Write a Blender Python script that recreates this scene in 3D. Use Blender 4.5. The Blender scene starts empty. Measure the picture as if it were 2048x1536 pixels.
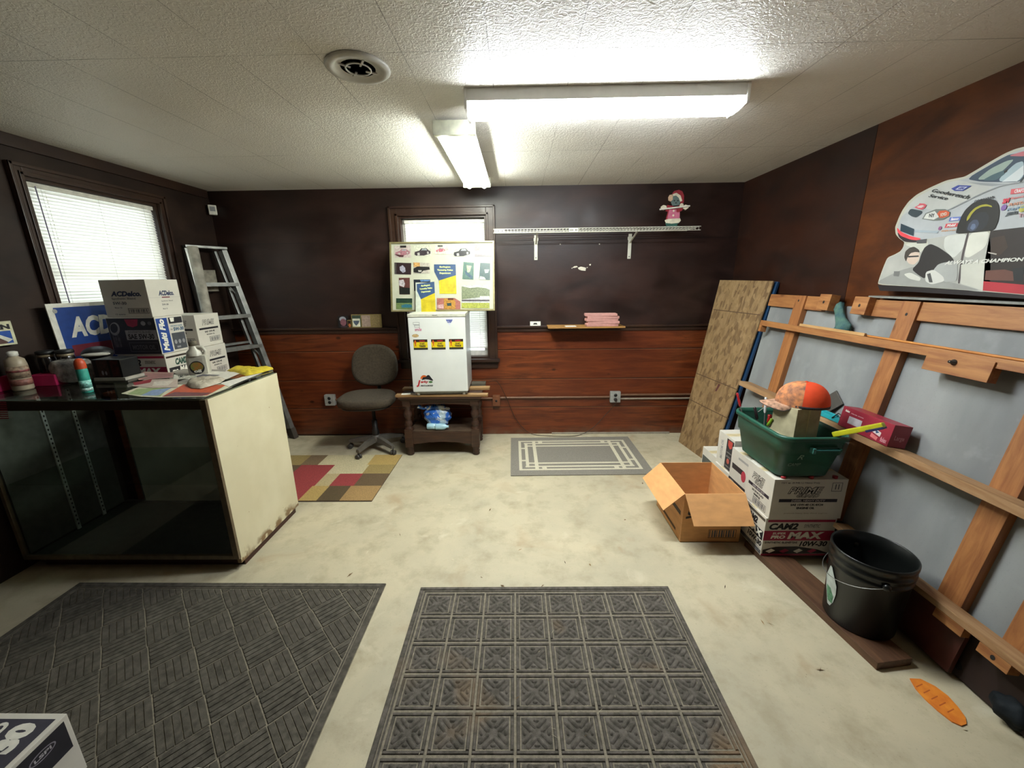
import bpy, bmesh, math, random
from mathutils import Vector, Matrix
random.seed(7)
S = bpy.context.scene
COL = S.collection

# ---------------------------------------------------------------- camera, light, exposure
YAW, PITCH, ROLL, CH, FPX = .0175, .2543, -.0129, 1.596, 795.0
ROOM_L, ROOM_R, ROOM_B, ROOM_F, ROOM_H = -2.891, 2.078, 4.005, -1.2, 2.44
fw = Vector((-math.sin(YAW)*math.cos(PITCH), math.cos(YAW)*math.cos(PITCH), -math.sin(PITCH)))
rt = Vector((math.cos(YAW), math.sin(YAW), 0))
up = rt.cross(fw)
CR = rt*math.cos(ROLL) + up*math.sin(ROLL)
CU = -rt*math.sin(ROLL) + up*math.cos(ROLL)
CPOS = Vector((0, 0, CH))
cam = bpy.data.cameras.new('camera')
cam.sensor_width = 36
cam.lens = FPX/2048*36
cam.clip_start = .02
camo = bpy.data.objects.new('camera', cam)
COL.objects.link(camo)
m3 = Matrix((CR, CU, -fw)).transposed()
camo.matrix_world = Matrix.Translation(CPOS) @ m3.to_4x4()
S.camera = camo

W = bpy.data.worlds.new('daylight')
S.world = W
W.use_nodes = True
W.node_tree.nodes['Background'].inputs[0].default_value = (.86, .92, 1, 1)
W.node_tree.nodes['Background'].inputs[1].default_value = 2.5
S.view_settings.view_transform = 'Standard'
S.view_settings.look = 'None'
S.view_settings.gamma = 1
S.view_settings.use_curve_mapping = False
S.view_settings.exposure = 1.38
TUBE = 46.0        # brightness of the fluorescent tubes
LENS = 34.0        # brightness of the diffuser of the long fixture
try:
    S.cycles.use_denoising = True
    S.cycles.max_bounces = 10
    S.cycles.diffuse_bounces = 5
    S.cycles.transparent_max_bounces = 16
    S.cycles.sample_clamp_indirect = 6
except Exception:
    pass

def ray(px, py):
    return (CR*((px-1024)/FPX) - CU*((py-768)/FPX) + fw)
def on(px, py, ax, v):
    "point of the place seen at a pixel of the photograph, on the plane where coordinate ax equals v"
    d = ray(px, py)
    return CPOS + d*((v-CPOS[ax])/d[ax])

# ---------------------------------------------------------------- materials
def lin(h):
    h = h.lstrip('#')
    o = []
    for i in (0, 2, 4):
        c = int(h[i:i+2], 16)/255
        o.append(c/12.92 if c <= .04045 else ((c+.055)/1.055)**2.4)
    return (*o, 1)
_M = {}
def M(col, rough=.6, metal=0., var=.08, sc=25., bump=0., bsc=None, spec=.5, name=None, stretch=None, coat=0., col2=None, detail=4):
    "procedural material: a base colour broken up by noise, with an optional bump"
    key = (col, rough, metal, var, sc, bump, bsc, spec, stretch, coat, col2)
    if key in _M: return _M[key]
    m = bpy.data.materials.new(name or 'mat_'+col.strip('#'))
    m.use_nodes = True
    nt = m.node_tree; N = nt.nodes; L = nt.links
    b = N['Principled BSDF']
    tc = N.new('ShaderNodeTexCoord'); mp = N.new('ShaderNodeMapping')
    L.new(tc.outputs['Object'], mp.inputs[0])
    if stretch: mp.inputs['Scale'].default_value = stretch
    nz = N.new('ShaderNodeTexNoise'); nz.inputs['Scale'].default_value = sc; nz.inputs['Detail'].default_value = detail
    L.new(mp.outputs[0], nz.inputs['Vector'])
    mx = N.new('ShaderNodeMix'); mx.data_type = 'RGBA'
    c = lin(col)
    if col2: c2 = lin(col2); a = c
    else:
        a = (*[x*(1-var*2) for x in c[:3]], 1); c2 = (*[min(1, x*(1+var*2)) for x in c[:3]], 1)
    mx.inputs[6].default_value = a; mx.inputs[7].default_value = c2
    rp = N.new('ShaderNodeMapRange'); rp.inputs[1].default_value = .3; rp.inputs[2].default_value = .7
    L.new(nz.outputs[0], rp.inputs[0]); L.new(rp.outputs[0], mx.inputs[0])
    L.new(mx.outputs[2], b.inputs['Base Color'])
    b.inputs['Roughness'].default_value = rough; b.inputs['Metallic'].default_value = metal
    b.inputs['Specular IOR Level'].default_value = spec
    b.inputs['Coat Weight'].default_value = coat
    if bump:
        n2 = N.new('ShaderNodeTexNoise'); n2.inputs['Scale'].default_value = bsc or sc*3; n2.inputs['Detail'].default_value = 3
        L.new(mp.outputs[0], n2.inputs['Vector'])
        bp = N.new('ShaderNodeBump'); bp.inputs['Strength'].default_value = min(1, bump); bp.inputs['Distance'].default_value = .004*max(1, bump)
        L.new(n2.outputs[0], bp.inputs['Height']); L.new(bp.outputs[0], b.inputs['Normal'])
    _M[key] = m
    return m
def emis(name, col, s):
    m = bpy.data.materials.new(name); m.use_nodes = True
    b = m.node_tree.nodes['Principled BSDF']
    b.inputs['Base Color'].default_value = (.8, .8, .8, 1)
    b.inputs['Emission Color'].default_value = lin(col); b.inputs['Emission Strength'].default_value = s
    return m
def glass(name, col, rough=.0, tint=.9):
    "thin pane: clear, tinted transmission with a mirror-like sheen"
    m = bpy.data.materials.new(name); m.use_nodes = True
    nt = m.node_tree; N = nt.nodes; L = nt.links
    out = N['Material Output']; N.remove(N['Principled BSDF'])
    t = N.new('ShaderNodeBsdfTransparent'); t.inputs[0].default_value = lin(col)
    g = N.new('ShaderNodeBsdfGlossy'); g.inputs['Roughness'].default_value = rough
    f = N.new('ShaderNodeFresnel'); f.inputs[0].default_value = 1.5
    mx = N.new('ShaderNodeMixShader')
    ge = N.new('ShaderNodeNewGeometry'); fm = N.new('ShaderNodeMath'); fm.operation = 'SUBTRACT'; fm.inputs[0].default_value = 1; L.new(ge.outputs['Backfacing'], fm.inputs[1])
    mu = N.new('ShaderNodeMath'); mu.operation = 'MULTIPLY'; L.new(f.outputs[0], mu.inputs[0]); L.new(fm.outputs[0], mu.inputs[1])
    L.new(mu.outputs[0], mx.inputs[0]); L.new(t.outputs[0], mx.inputs[1]); L.new(g.outputs[0], mx.inputs[2]); L.new(mx.outputs[0], out.inputs[0])
    return m
def film(name, col, amount=.5, rough=.2, trl=False):
    "see-through plastic film or translucent slat"
    m = bpy.data.materials.new(name); m.use_nodes = True
    nt = m.node_tree; N = nt.nodes; L = nt.links
    b = N['Principled BSDF']; out = N['Material Output']
    b.inputs['Base Color'].default_value = lin(col); b.inputs['Roughness'].default_value = rough
    t = N.new('ShaderNodeBsdfTranslucent' if trl else 'ShaderNodeBsdfTransparent'); t.inputs[0].default_value = lin(col) if trl else (1, 1, 1, 1)
    mx = N.new('ShaderNodeMixShader'); mx.inputs[0].default_value = amount
    L.new(b.outputs[0], mx.inputs[1]); L.new(t.outputs[0], mx.inputs[2]); L.new(mx.outputs[0], out.inputs[0])
    return m

class Nt:
    "small helper to write node graphs"
    def __init__(s, name):
        s.m = bpy.data.materials.new(name); s.m.use_nodes = True
        s.N = s.m.node_tree.nodes; s.L = s.m.node_tree.links; s.b = s.N['Principled BSDF']
        s.tc = s.N.new('ShaderNodeTexCoord').outputs['Object']
    def put(s, sock, v):
        if isinstance(v, bpy.types.NodeSocket): s.L.new(v, sock)
        else: sock.default_value = v
    def math(s, op, a, b=0., c=0.):
        n = s.N.new('ShaderNodeMath'); n.operation = op
        s.put(n.inputs[0], a); s.put(n.inputs[1], b); s.put(n.inputs[2], c); return n.outputs[0]
    def xyz(s, v=None):
        n = s.N.new('ShaderNodeSeparateXYZ'); s.L.new(v or s.tc, n.inputs[0]); return n.outputs
    def map(s, scale=(1, 1, 1), rot=(0, 0, 0), loc=(0, 0, 0)):
        n = s.N.new('ShaderNodeMapping'); n.inputs['Scale'].default_value = scale; n.inputs['Rotation'].default_value = rot; n.inputs['Location'].default_value = loc
        s.L.new(s.tc, n.inputs[0]); return n.outputs[0]
    def noise(s, sc, v=None, detail=4, rough=.5, dist=0.):
        n = s.N.new('ShaderNodeTexNoise'); n.inputs['Scale'].default_value = sc; n.inputs['Detail'].default_value = detail
        n.inputs['Roughness'].default_value = rough; n.inputs['Distortion'].default_value = dist
        s.L.new(v or s.tc, n.inputs['Vector']); return n.outputs[0]
    def voro(s, sc, v=None, feat='F1', rnd=1.):
        n = s.N.new('ShaderNodeTexVoronoi'); n.feature = feat; n.inputs['Scale'].default_value = sc; n.inputs['Randomness'].default_value = rnd
        s.L.new(v or s.tc, n.inputs['Vector']); return n.outputs
    def rng(s, v, a, b, c=0., d=1.):
        n = s.N.new('ShaderNodeMapRange'); s.put(n.inputs[0], v)
        for i, x in enumerate((a, b, c, d)): n.inputs[i+1].default_value = x
        return n.outputs[0]
    def mix(s, f, a, b):
        n = s.N.new('ShaderNodeMix'); n.data_type = 'RGBA'; s.put(n.inputs[0], f)
        s.put(n.inputs[6], lin(a) if isinstance(a, str) else a); s.put(n.inputs[7], lin(b) if isinstance(b, str) else b); return n.outputs[2]
    def done(s, col, rough=.5, bump=None, bd=.002, bs=1., spec=.5, coat=0.):
        s.put(s.b.inputs['Base Color'], col); s.put(s.b.inputs['Roughness'], rough)
        s.b.inputs['Specular IOR Level'].default_value = spec; s.b.inputs['Coat Weight'].default_value = coat
        if bump is not None:
            n = s.N.new('ShaderNodeBump'); n.inputs['Strength'].default_value = bs; n.inputs['Distance'].default_value = bd
            s.L.new(bump, n.inputs['Height']); s.L.new(n.outputs[0], s.b.inputs['Normal'])
        return s.m

# ---------------------------------------------------------------- mesh building
_T = {}
def glyphs(txt, bold, ital):
    key = (txt, bold, ital)
    if key in _T: return _T[key]
    cu = bpy.data.curves.new('t', 'FONT'); cu.body = txt; cu.size = 1; cu.offset = bold; cu.shear = ital; cu.resolution_u = 3
    o = bpy.data.objects.new('t', cu); COL.objects.link(o)
    dg = bpy.context.evaluated_depsgraph_get(); e = o.evaluated_get(dg); me = e.to_mesh()
    vs = [(v.co.x, v.co.y) for v in me.vertices]; fs = [tuple(p.vertices) for p in me.polygons]
    e.to_mesh_clear(); bpy.data.objects.remove(o); bpy.data.curves.remove(cu)
    x0 = min(v[0] for v in vs); x1 = max(v[0] for v in vs); y0 = min(v[1] for v in vs); y1 = max(v[1] for v in vs)
    vs = [((a-x0)/(x1-x0), (b-y0)/(y1-y0)) for a, b in vs]
    _T[key] = (vs, fs); _T[key+('dim',)] = (x1-x0, y1-y0); return _T[key]

class Fr:
    "a flat face of the place: origin, two directions, outward normal"
    def __init__(s, O, U, V):
        s.O = Vector(O); s.U = Vector(U).normalized(); s.V = Vector(V).normalized(); s.N = s.U.cross(s.V)
    def at(s, u, v, lift=0.): return s.O + s.U*u + s.V*v + s.N*lift
    def px(s, x, y):
        d = ray(x, y); t = (s.O-CPOS).dot(s.N)/d.dot(s.N); p = CPOS + d*t - s.O
        return (p.dot(s.U), p.dot(s.V))
    def pxs(s, pts, k=1., ox=0., oy=0.): return [s.px(ox+a/k, oy+b/k) for a, b in pts]

class MB:
    def __init__(s): s.v = []; s.f = []; s.mi = []; s.sm = []; s.mats = []; s.X = Matrix.Identity(4)
    def add(s, vs, fs, mat, smooth=False):
        if mat not in s.mats: s.mats.append(mat)
        k = s.mats.index(mat); n = len(s.v)
        s.v += [s.X @ Vector(p) for p in vs]
        for f in fs: s.f.append([n+i for i in f]); s.mi.append(k); s.sm.append(smooth)
    def box(s, x0, x1, y0, y1, z0, z1, mat, c=0.):
        if x0 > x1: x0, x1 = x1, x0
        if y0 > y1: y0, y1 = y1, y0
        if z0 > z1: z0, z1 = z1, z0
        if c <= 0:
            v = [(x, y, z) for z in (z0, z1) for y in (y0, y1) for x in (x0, x1)]
            s.add(v, [(0, 2, 3, 1), (4, 5, 7, 6), (0, 1, 5, 4), (2, 6, 7, 3), (0, 4, 6, 2), (1, 3, 7, 5)], mat); return
        bm = bmesh.new()
        r = bmesh.ops.create_cube(bm, size=1)
        for v in bm.verts: v.co = Vector(((x0+x1)/2+v.co.x*(x1-x0), (y0+y1)/2+v.co.y*(y1-y0), (z0+z1)/2+v.co.z*(z1-z0)))
        bmesh.ops.bevel(bm, geom=bm.edges[:], offset=min(c, (x1-x0)*.45, (y1-y0)*.45, (z1-z0)*.45), segments=2, profile=.7, affect='EDGES')
        bm.verts.index_update()
        s.add([v.co[:] for v in bm.verts], [[v.index for v in f.verts] for f in bm.faces], mat); bm.free()
    def prism(s, F, poly, d0, d1, mat, side=None):
        "polygon given in face F, from depth d0 to d1 along its normal (d1 is the front)"
        n = len(poly)
        a = sum(poly[i][0]*poly[(i+1) % n][1]-poly[(i+1) % n][0]*poly[i][1] for i in range(n))
        if a < 0: poly = poly[::-1]
        v = [F.at(x, y, d0) for x, y in poly]+[F.at(x, y, d1) for x, y in poly]
        s.add(v, [list(range(n, 2*n))], mat)
        s.add(v, [list(range(n))[::-1]]+[(i, (i+1) % n, n+(i+1) % n, n+i) for i in range(n)], side or mat)
    def poly(s, F, pts, mat, lift=.0004):
        n = len(pts)
        a = sum(pts[i][0]*pts[(i+1) % n][1]-pts[(i+1) % n][0]*pts[i][1] for i in range(n))
        if a < 0: pts = pts[::-1]
        s.add([F.at(x, y, lift) for x, y in pts], [list(range(n))], mat)
    def rect(s, F, x0, y0, x1, y1, mat, lift=.0004): s.poly(F, [(x0, y0), (x1, y0), (x1, y1), (x0, y1)], mat, lift)
    def outl(s, F, x0, y0, x1, y1, w, mat, lift=.0004):
        s.rect(F, x0, y0, x1, y0+w, mat, lift); s.rect(F, x0, y1-w, x1, y1, mat, lift); s.rect(F, x0, y0, x0+w, y1, mat, lift); s.rect(F, x1-w, y0, x1, y1, mat, lift)
    def ell(s, F, cx, cy, rx, ry, mat, lift=.0004, n=24, rot=0., a0=0., a1=2*math.pi):
        c, q = math.cos(rot), math.sin(rot); P = []
        for i in range(n):
            t = a0+(a1-a0)*i/(n if a1-a0 > 6.28 else n-1)
            x, y = rx*math.cos(t), ry*math.sin(t); P.append((cx+x*c-y*q, cy+x*q+y*c))
        s.poly(F, P, mat, lift)
    def text(s, F, t, x0, y0, x1, y1, mat, lift=.0008, bold=.02, ital=0., quad=None):
        vs, fs = glyphs(t, bold, ital)
        if quad:                                          # four corners bl br tr tl in face coordinates
            (ax, ay), (bx, by), (cx, cy), (dx, dy) = quad
            P = [((1-u)*(1-v)*ax+u*(1-v)*bx+u*v*cx+(1-u)*v*dx, (1-u)*(1-v)*ay+u*(1-v)*by+u*v*cy+(1-u)*v*dy) for u, v in vs]
        else: P = [(x0+(x1-x0)*u, y0+(y1-y0)*v) for u, v in vs]
        s.add([F.at(a, b, lift) for a, b in P], fs, mat)
    def otext(s, F, t, x0, y0, x1, y1, mo, mi, bold=.07, inner=.0, ital=.3, lift=.0006):
        "outlined lettering: a bold dark word with the same word lighter inside"
        glyphs(t, bold, ital); w_, h_ = _T[(t, bold, ital, 'dim')]; dx = (bold-inner)/w_*(x1-x0); dy = (bold-inner)/h_*(y1-y0)
        s.text(F, t, x0, y0, x1, y1, mo, lift, bold, ital); s.text(F, t, x0+dx, y0+dy, x1-dx, y1-dy, mi, lift+.0004, inner, ital)
    def tube(s, path, r, mat, n=8, caps=True, closed=False):
        P = [Vector(p) for p in path]; m = len(P); rr = r if isinstance(r, (list, tuple)) else [r]*m
        vs = []; pt = None
        for i, p in enumerate(P):
            t = (P[(i+1) % m]-P[i-1]) if closed else (P[min(i+1, m-1)]-P[max(i-1, 0)])
            t.normalize()
            if pt is None: a = t.orthogonal().normalized()
            else: a = (a-t*a.dot(t)).normalized()
            pt = t; b = t.cross(a)
            vs += [p+a*math.cos(2*math.pi*k/n)*rr[i]+b*math.sin(2*math.pi*k/n)*rr[i] for k in range(n)]
        fs = []
        for i in range(m if closed else m-1):
            j = (i+1) % m
            fs += [(i*n+k, i*n+(k+1) % n, j*n+(k+1) % n, j*n+k) for k in range(n)]
        s.add(vs, fs, mat, True)
        if caps and not closed:
            s.add(vs[:n], [list(range(n))[::-1]], mat); s.add(vs[-n:], [list(range(n))], mat)
    def lathe(s, prof, mat, n=28, c=(0, 0, 0), smooth=True, sx=1., sy=1.):
        vs = [(c[0]+r*sx*math.cos(2*math.pi*k/n), c[1]+r*sy*math.sin(2*math.pi*k/n), c[2]+z) for r, z in prof for k in range(n)]
        fs = [(i*n+k, i*n+(k+1) % n, (i+1)*n+(k+1) % n, (i+1)*n+k) for i in range(len(prof)-1) for k in range(n)]
        s.add(vs, fs, mat, smooth)
        if prof[0][0] > 1e-4: s.add(vs[:n], [list(range(n))[::-1]], mat)
        if prof[-1][0] > 1e-4: s.add(vs[-n:], [list(range(n))], mat)
    def bar(s, a, b, w, t, mat, updir=(0, 0, 1), c=.0):
        "a straight timber or rail from a to b, w wide (across updir) and t thick (along updir)"
        a = Vector(a); b = Vector(b); d = b-a; L = d.length; d.normalize(); u = Vector(updir); u = (u-d*u.dot(d)).normalized(); q = d.cross(u)
        X = s.X; s.X = X @ Matrix(((d.x, q.x, u.x, a.x), (d.y, q.y, u.y, a.y), (d.z, q.z, u.z, a.z), (0, 0, 0, 1)))
        s.box(0, L, -w/2, w/2, -t/2, t/2, mat, c); s.X = X
    def blob(s, c, r, mat, n=16, m=10, f=None, smooth=True):
        vs = []
        for i in range(m+1):
            th = math.pi*i/m
            for k in range(n):
                ph = 2*math.pi*k/n; d = Vector((math.sin(th)*math.cos(ph), math.sin(th)*math.sin(ph), math.cos(th)))
                q = f(d) if f else 1.
                vs.append((c[0]+d.x*r[0]*q, c[1]+d.y*r[1]*q, c[2]+d.z*r[2]*q))
        s.add(vs, [(i*n+k, (i+1)*n+k, (i+1)*n+(k+1) % n, i*n+(k+1) % n) for i in range(m) for k in range(n)], mat, smooth)
    def build(s, name, parent=None, at=None):
        me = bpy.data.meshes.new(name); at = Vector(at) if at is not None else None
        me.from_pydata([tuple(v-at) if at is not None else tuple(v) for v in s.v], [], s.f)
        for m in s.mats: me.materials.append(m)
        me.polygons.foreach_set('material_index', s.mi); me.polygons.foreach_set('use_smooth', s.sm); me.update()
        o = bpy.data.objects.new(name, me); COL.objects.link(o)
        if at is not None: o.location = at
        if parent is not None: o.parent = parent
        return o
def tag(o, label, cat, group=None, kind=None):
    o['label'] = label; o['category'] = cat
    if group: o['group'] = group
    if kind: o['kind'] = kind
    return o
def thing(name, label, cat, loc=(0, 0, 0), rot=(0, 0, 0), group=None):
    o = bpy.data.objects.new(name, None); COL.objects.link(o); o.empty_display_size = .1
    o.location = loc; o.rotation_euler = rot
    return tag(o, label, cat, group)
def struct(o): o['kind'] = 'structure'; return o
def frames(w, d, h):
    return dict(front=Fr((-w/2, -d/2, 0), (1, 0, 0), (0, 0, 1)), right=Fr((w/2, -d/2, 0), (0, 1, 0), (0, 0, 1)),
                left=Fr((-w/2, d/2, 0), (0, -1, 0), (0, 0, 1)), top=Fr((-w/2, -d/2, h), (1, 0, 0), (0, 1, 0)))
# ---------------------------------------------------------------- materials of the room
def m_floor():
    n = Nt('stained_concrete')
    big = n.noise(1.3, detail=6, rough=.6, dist=.4); mid = n.noise(6, detail=6, rough=.65); fine = n.noise(90, detail=3)
    c = n.mix(n.rng(big, .35, .65), '#a8a089', '#bfb498')
    c = n.mix(n.rng(mid, .48, .72, 0, .6), c, '#8f8368')
    c = n.mix(n.rng(n.noise(2.6, detail=5, dist=1.2), .62, .72, 0, .55), c, '#d3ccb4')
    c = n.mix(n.rng(n.noise(3.1, n.map(loc=(7, 3, 0)), detail=5, dist=.8), .6, .75, 0, .5), c, '#9a7f5c')
    c = n.mix(n.rng(fine, .62, .8, 0, .35), c, '#6f6752')
    v = n.voro(14); sp = n.rng(v[0], .035, .02, 0, 1); sp = n.math('MULTIPLY', sp, n.rng(n.noise(3), .5, .6))
    c = n.mix(sp, c, '#5a4d3c')
    return n.done(c, n.rng(mid, .3, .7, .42, .62), n.noise(120, detail=3), .0008, .5, spec=.4)
def m_ceiling():
    n = Nt('embossed_ceiling_panels')
    x, y, z = n.xyz()
    def line(a, o, p, w):
        t = n.math('FRACT', n.math('DIVIDE', n.math('SUBTRACT', a, o-w/2+100*p*0), p)); return n.math('LESS_THAN', t, w/p)
    lx = line(x, -.433, .331, .0035); ly = line(y, 1.77, 1.22, .004)
    ln = n.math('MAXIMUM', lx, ly)
    ln = n.math('MULTIPLY', ln, n.rng(n.noise(2.2, detail=2), .35, .6, .1, .65))
    c = n.mix(n.rng(n.noise(2, detail=4), .35, .7), '#e6e2da', '#eeeae2')
    c = n.mix(n.rng(n.noise(1.1, n.map(loc=(3, 0, 0)), detail=3), .5, .72, 0, .35), c, '#cabfae')
    c = n.mix(ln, c, '#5f564a')
    w = n.noise(58, detail=2, dist=1.4)
    h = n.rng(w, .42, .6)
    h = n.math('SUBTRACT', h, n.math('MULTIPLY', ln, 1.5))
    return n.done(c, .42, h, .0022, .62, spec=.5)
def m_panel(a, b, rough=.32, spec=.42):
    n = Nt('dark_stained_plywood')
    g = n.noise(2, n.map(scale=(1, 1, 2.2)), detail=5, dist=.8); g2 = n.noise(18, n.map(scale=(.8, .8, 4)), detail=4)
    c = n.mix(n.rng(g, .35, .68), a, b)
    c = n.mix(n.rng(g2, .5, .8, 0, .2), c, '#140b08')
    c = n.mix(n.rng(n.noise(5, detail=6), .66, .8, 0, .12), c, '#5d4a44')
    return n.done(c, n.rng(n.noise(4, detail=5), .3, .7, rough-.04, rough+.14), g2, .0012, .35, spec=spec)
def m_planks():
    n = Nt('knotty_pine_boards')
    x, y, z = n.xyz()
    row = n.math('DIVIDE', n.math('SUBTRACT', z, -.006), .306)
    fr = n.math('FRACT', row); idx = n.math('FLOOR', row)
    v = n.map(scale=(.8, 1, 7)); cmb = n.N.new('ShaderNodeCombineXYZ')
    n.L.new(n.math('MULTIPLY', idx, 3.7), cmb.inputs[0]); n.L.new(n.math('MULTIPLY', idx, 1.9), cmb.inputs[1])
    ad = n.N.new('ShaderNodeVectorMath'); ad.operation = 'ADD'; n.L.new(v, ad.inputs[0]); n.L.new(cmb.outputs[0], ad.inputs[1]); v = ad.outputs[0]
    g = n.noise(3.2, v, detail=7, rough=.6, dist=.8)
    c = n.mix(n.rng(g, .32, .7), '#3f1b0c', '#7d3e1c')
    c = n.mix(n.math('MULTIPLY', n.rng(n.noise(1.1, n.map(loc=(0, 0, 5))), .4, .6), .5), c, '#5c2410')
    kn = n.voro(3.1, n.map(scale=(1, 1, 1.7), loc=(0, 0, .37)))[0]
    c = n.mix(n.rng(kn, .1, .05, 0, .85), c, '#1e0b06')
    gr = n.math('LESS_THAN', fr, .022); g3 = n.math('GREATER_THAN', fr, .978)
    c = n.mix(gr, c, '#140806'); c = n.mix(n.math('MULTIPLY', g3, .5), c, '#8a5a38')
    dirt = n.rng(z, .0, .1, .55, 0.)
    c = n.mix(n.math('MULTIPLY', dirt, n.rng(n.noise(9, detail=5), .35, .6)), c, '#6b5a48')
    h = n.math('SUBTRACT', n.math('MULTIPLY', g, .2), gr)
    return n.done(c, .36, h, .003, .5)
def wood(a, b, sc=4., ax='x', rough=.55, bump=.3):
    n = Nt('sawn_timber')
    s_ = {'x': (1, 9, 9), 'y': (9, 1, 9), 'z': (9, 9, 1)}[ax]
    g = n.noise(sc, n.map(scale=s_), detail=6, rough=.6, dist=.6)
    c = n.mix(n.rng(g, .35, .68), a, b)
    k = n.voro(5, n.map(scale={'x': (.6, 1.6, 1.6), 'y': (1.6, .6, 1.6), 'z': (1.6, 1.6, .6)}[ax]))[0]
    c = n.mix(n.rng(k, .09, .03, 0, .6), c, '#4a2812')
    return n.done(c, rough, g, .0015, bump)
def m_osb():
    n = Nt('strand_board')
    d = None
    v = n.voro(24, n.map(scale=(1, 1.7, .8), rot=(.45, 0, 0))); v2 = n.voro(30, n.map(scale=(1, 1.5, .55), rot=(-.6, 0, 0)))
    s1 = n.N.new('ShaderNodeSeparateColor'); n.L.new(v[1], s1.inputs[0]); s2 = n.N.new('ShaderNodeSeparateColor'); n.L.new(v2[1], s2.inputs[0])
    c = n.mix(s1.outputs[0], '#6f5534', '#8a6f49'); c = n.mix(n.math('MULTIPLY', s2.outputs[1], .4), c, '#a08661')
    c = n.mix(n.rng(s2.outputs[0], .72, .84, 0, .6), c, '#523a20')
    c = n.mix(n.rng(n.noise(60, detail=4), .55, .75, 0, .4), c, '#6b4c28')
    return n.done(c, .7, s2.outputs[0], .001, .5)
def m_grey_sheet():
    n = Nt('grey_metal_sheet')
    c = n.mix(n.rng(n.noise(2.2, n.map(scale=(1, 1.6, .5)), detail=5), .35, .68), '#76787a', '#939594')
    c = n.mix(n.rng(n.noise(9, detail=6), .56, .72, 0, .45), c, '#989b9c')
    c = n.mix(n.rng(n.noise(140, detail=2), .6, .8, 0, .3), c, '#6d7173')
    return n.done(c, .48, n.noise(30), .001, .3, spec=.4)

MAT_UP = m_panel('#1f110d', '#33201b', .36); MAT_PL = m_planks(); MAT_L = m_panel('#211510', '#322219', .5, .3)
MAT_R1 = m_panel('#200f08', '#311609', .46, .3); MAT_R2 = m_panel('#3f1d08', '#5d2f0d', .5, .25)
TRIM = m_panel('#281711', '#3c281b', .35)
WHITE_P = M('#dedbd0', .5, bump=.1)
WHITE_BOX = M('#c9c4b8', .62, var=.03, sc=8, bump=.1); PAPER = M('#e2dfd2', .7, var=.02)
INK = M('#17151a', .6); GREY = M('#56565a', .6); LGREY = M('#9a9894', .6); MAGENTA = M('#9c1638', .5); REDI = M('#b3262c', .55); NAVY = M('#1c2a4d', .5); BLUE = M('#1c4a9c', .45); YEL = M('#d8c11c', .5)
BLACKG = M('#0d0d0e', .3); BLK = M('#131314', .5); ALU = M('#8f8f8c', .42, .85, var=.12, sc=14, bump=.1)

# ---------------------------------------------------------------- room shell
L, R, B, FR, H = ROOM_L, ROOM_R, ROOM_B, ROOM_F, ROOM_H
RAIL = 1.150
mb = MB(); mb.box(L-.15, R+.15, FR-.15, B+.15, -.12, 0, m_floor()); struct(mb.build('floor'))
mb = MB(); CM = m_ceiling(); vc = on(716, 134, 2, H); hr = .069; n_ = 32
sq = [(R+.15, vc.y), (R+.15, B+.15), (vc.x, B+.15), (L-.15, B+.15), (L-.15, vc.y), (L-.15, FR-.15), (vc.x, FR-.15), (R+.15, FR-.15)]
for q in range(8):
    P = [sq[q], sq[(q+1) % 8]]+[(vc.x+hr*math.cos(math.pi/4*(q+1)-math.pi/4*k/4), vc.y+hr*math.sin(math.pi/4*(q+1)-math.pi/4*k/4)) for k in range(5)]
    mb.add([(x, y, H) for x, y in P], [list(range(7))[::-1]], CM)
mb.box(L-.15, R+.15, FR-.15, B+.15, H+.035, H+.1, CM); struct(mb.build('ceiling'))
W2 = (-1.125, -.295, .83, 2.195)        # back window opening x0 x1 z0 z1
mb = MB()
for x0, x1, z0, z1 in ((L-.15, W2[0], RAIL, H), (W2[1], R+.15, RAIL, H), (W2[0], W2[1], W2[3], H)): mb.box(x0, x1, B, B+.13, z0, z1, MAT_UP)
for x0, x1, z0, z1 in ((L-.15, W2[0], 0, RAIL), (W2[1], R+.15, 0, RAIL), (W2[0], W2[1], 0, W2[2])): mb.box(x0, x1, B, B+.13, z0, z1, MAT_PL)
FB = Fr((0, B, 0), (1, 0, 0), (0, 0, 1))
seam = M('#120a08', .5)
mb.rect(FB, W2[1]+.1, 1.966, R, 1.971, seam, .0006)
mb.rect(FB, L, 1.966, W2[0]-.1, 1.971, seam, .0006)
chip = M('#cfc8b8', .8)
for q in (((700, 742), (715, 730), (735, 728), (742, 735), (720, 742)), ((742, 742), (765, 733), (790, 738), (805, 742), (800, 765), (770, 762), (750, 755)), ((808, 738), (818, 736), (814, 745)), ((828, 715), (842, 713), (840, 724), (830, 724)), ((692, 744), (700, 742), (700, 750)), ((605, 560), (612, 560), (612, 567), (605, 566)), ((902, 558), (910, 558), (910, 566), (903, 566))):
    mb.poly(FB, FB.pxs(q, 3.793, 960, 340), chip, .0006)
struct(mb.build('wall_back'))
W1 = (2.50, 3.40, 1.14, 2.225)            # left window opening y0 y1 z0 z1
mb = MB()
for y0, y1, z0, z1 in ((FR-.15, W1[0], 0, H), (W1[1], B+.15, 0, H), (W1[0], W1[1], 0, W1[2]), (W1[0], W1[1], W1[3], H)): mb.box(L-.13, L, y0, y1, z0, z1, MAT_L)
struct(mb.build('wall_left'))
mb = MB(); mb.box(R, R+.13, 2.615, B+.15, 0, H, MAT_R1); mb.box(R, R+.13, FR-.15, 2.612, 0, H, MAT_R2); mb.box(R+.004, R+.1, 2.61, 2.62, 0, H, seam)
struct(mb.build('wall_right'))
mb = MB(); mb.box(L-.15, R+.15, FR-.13, FR, 0, H, MAT_UP); struct(mb.build('wall_front'))
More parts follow.
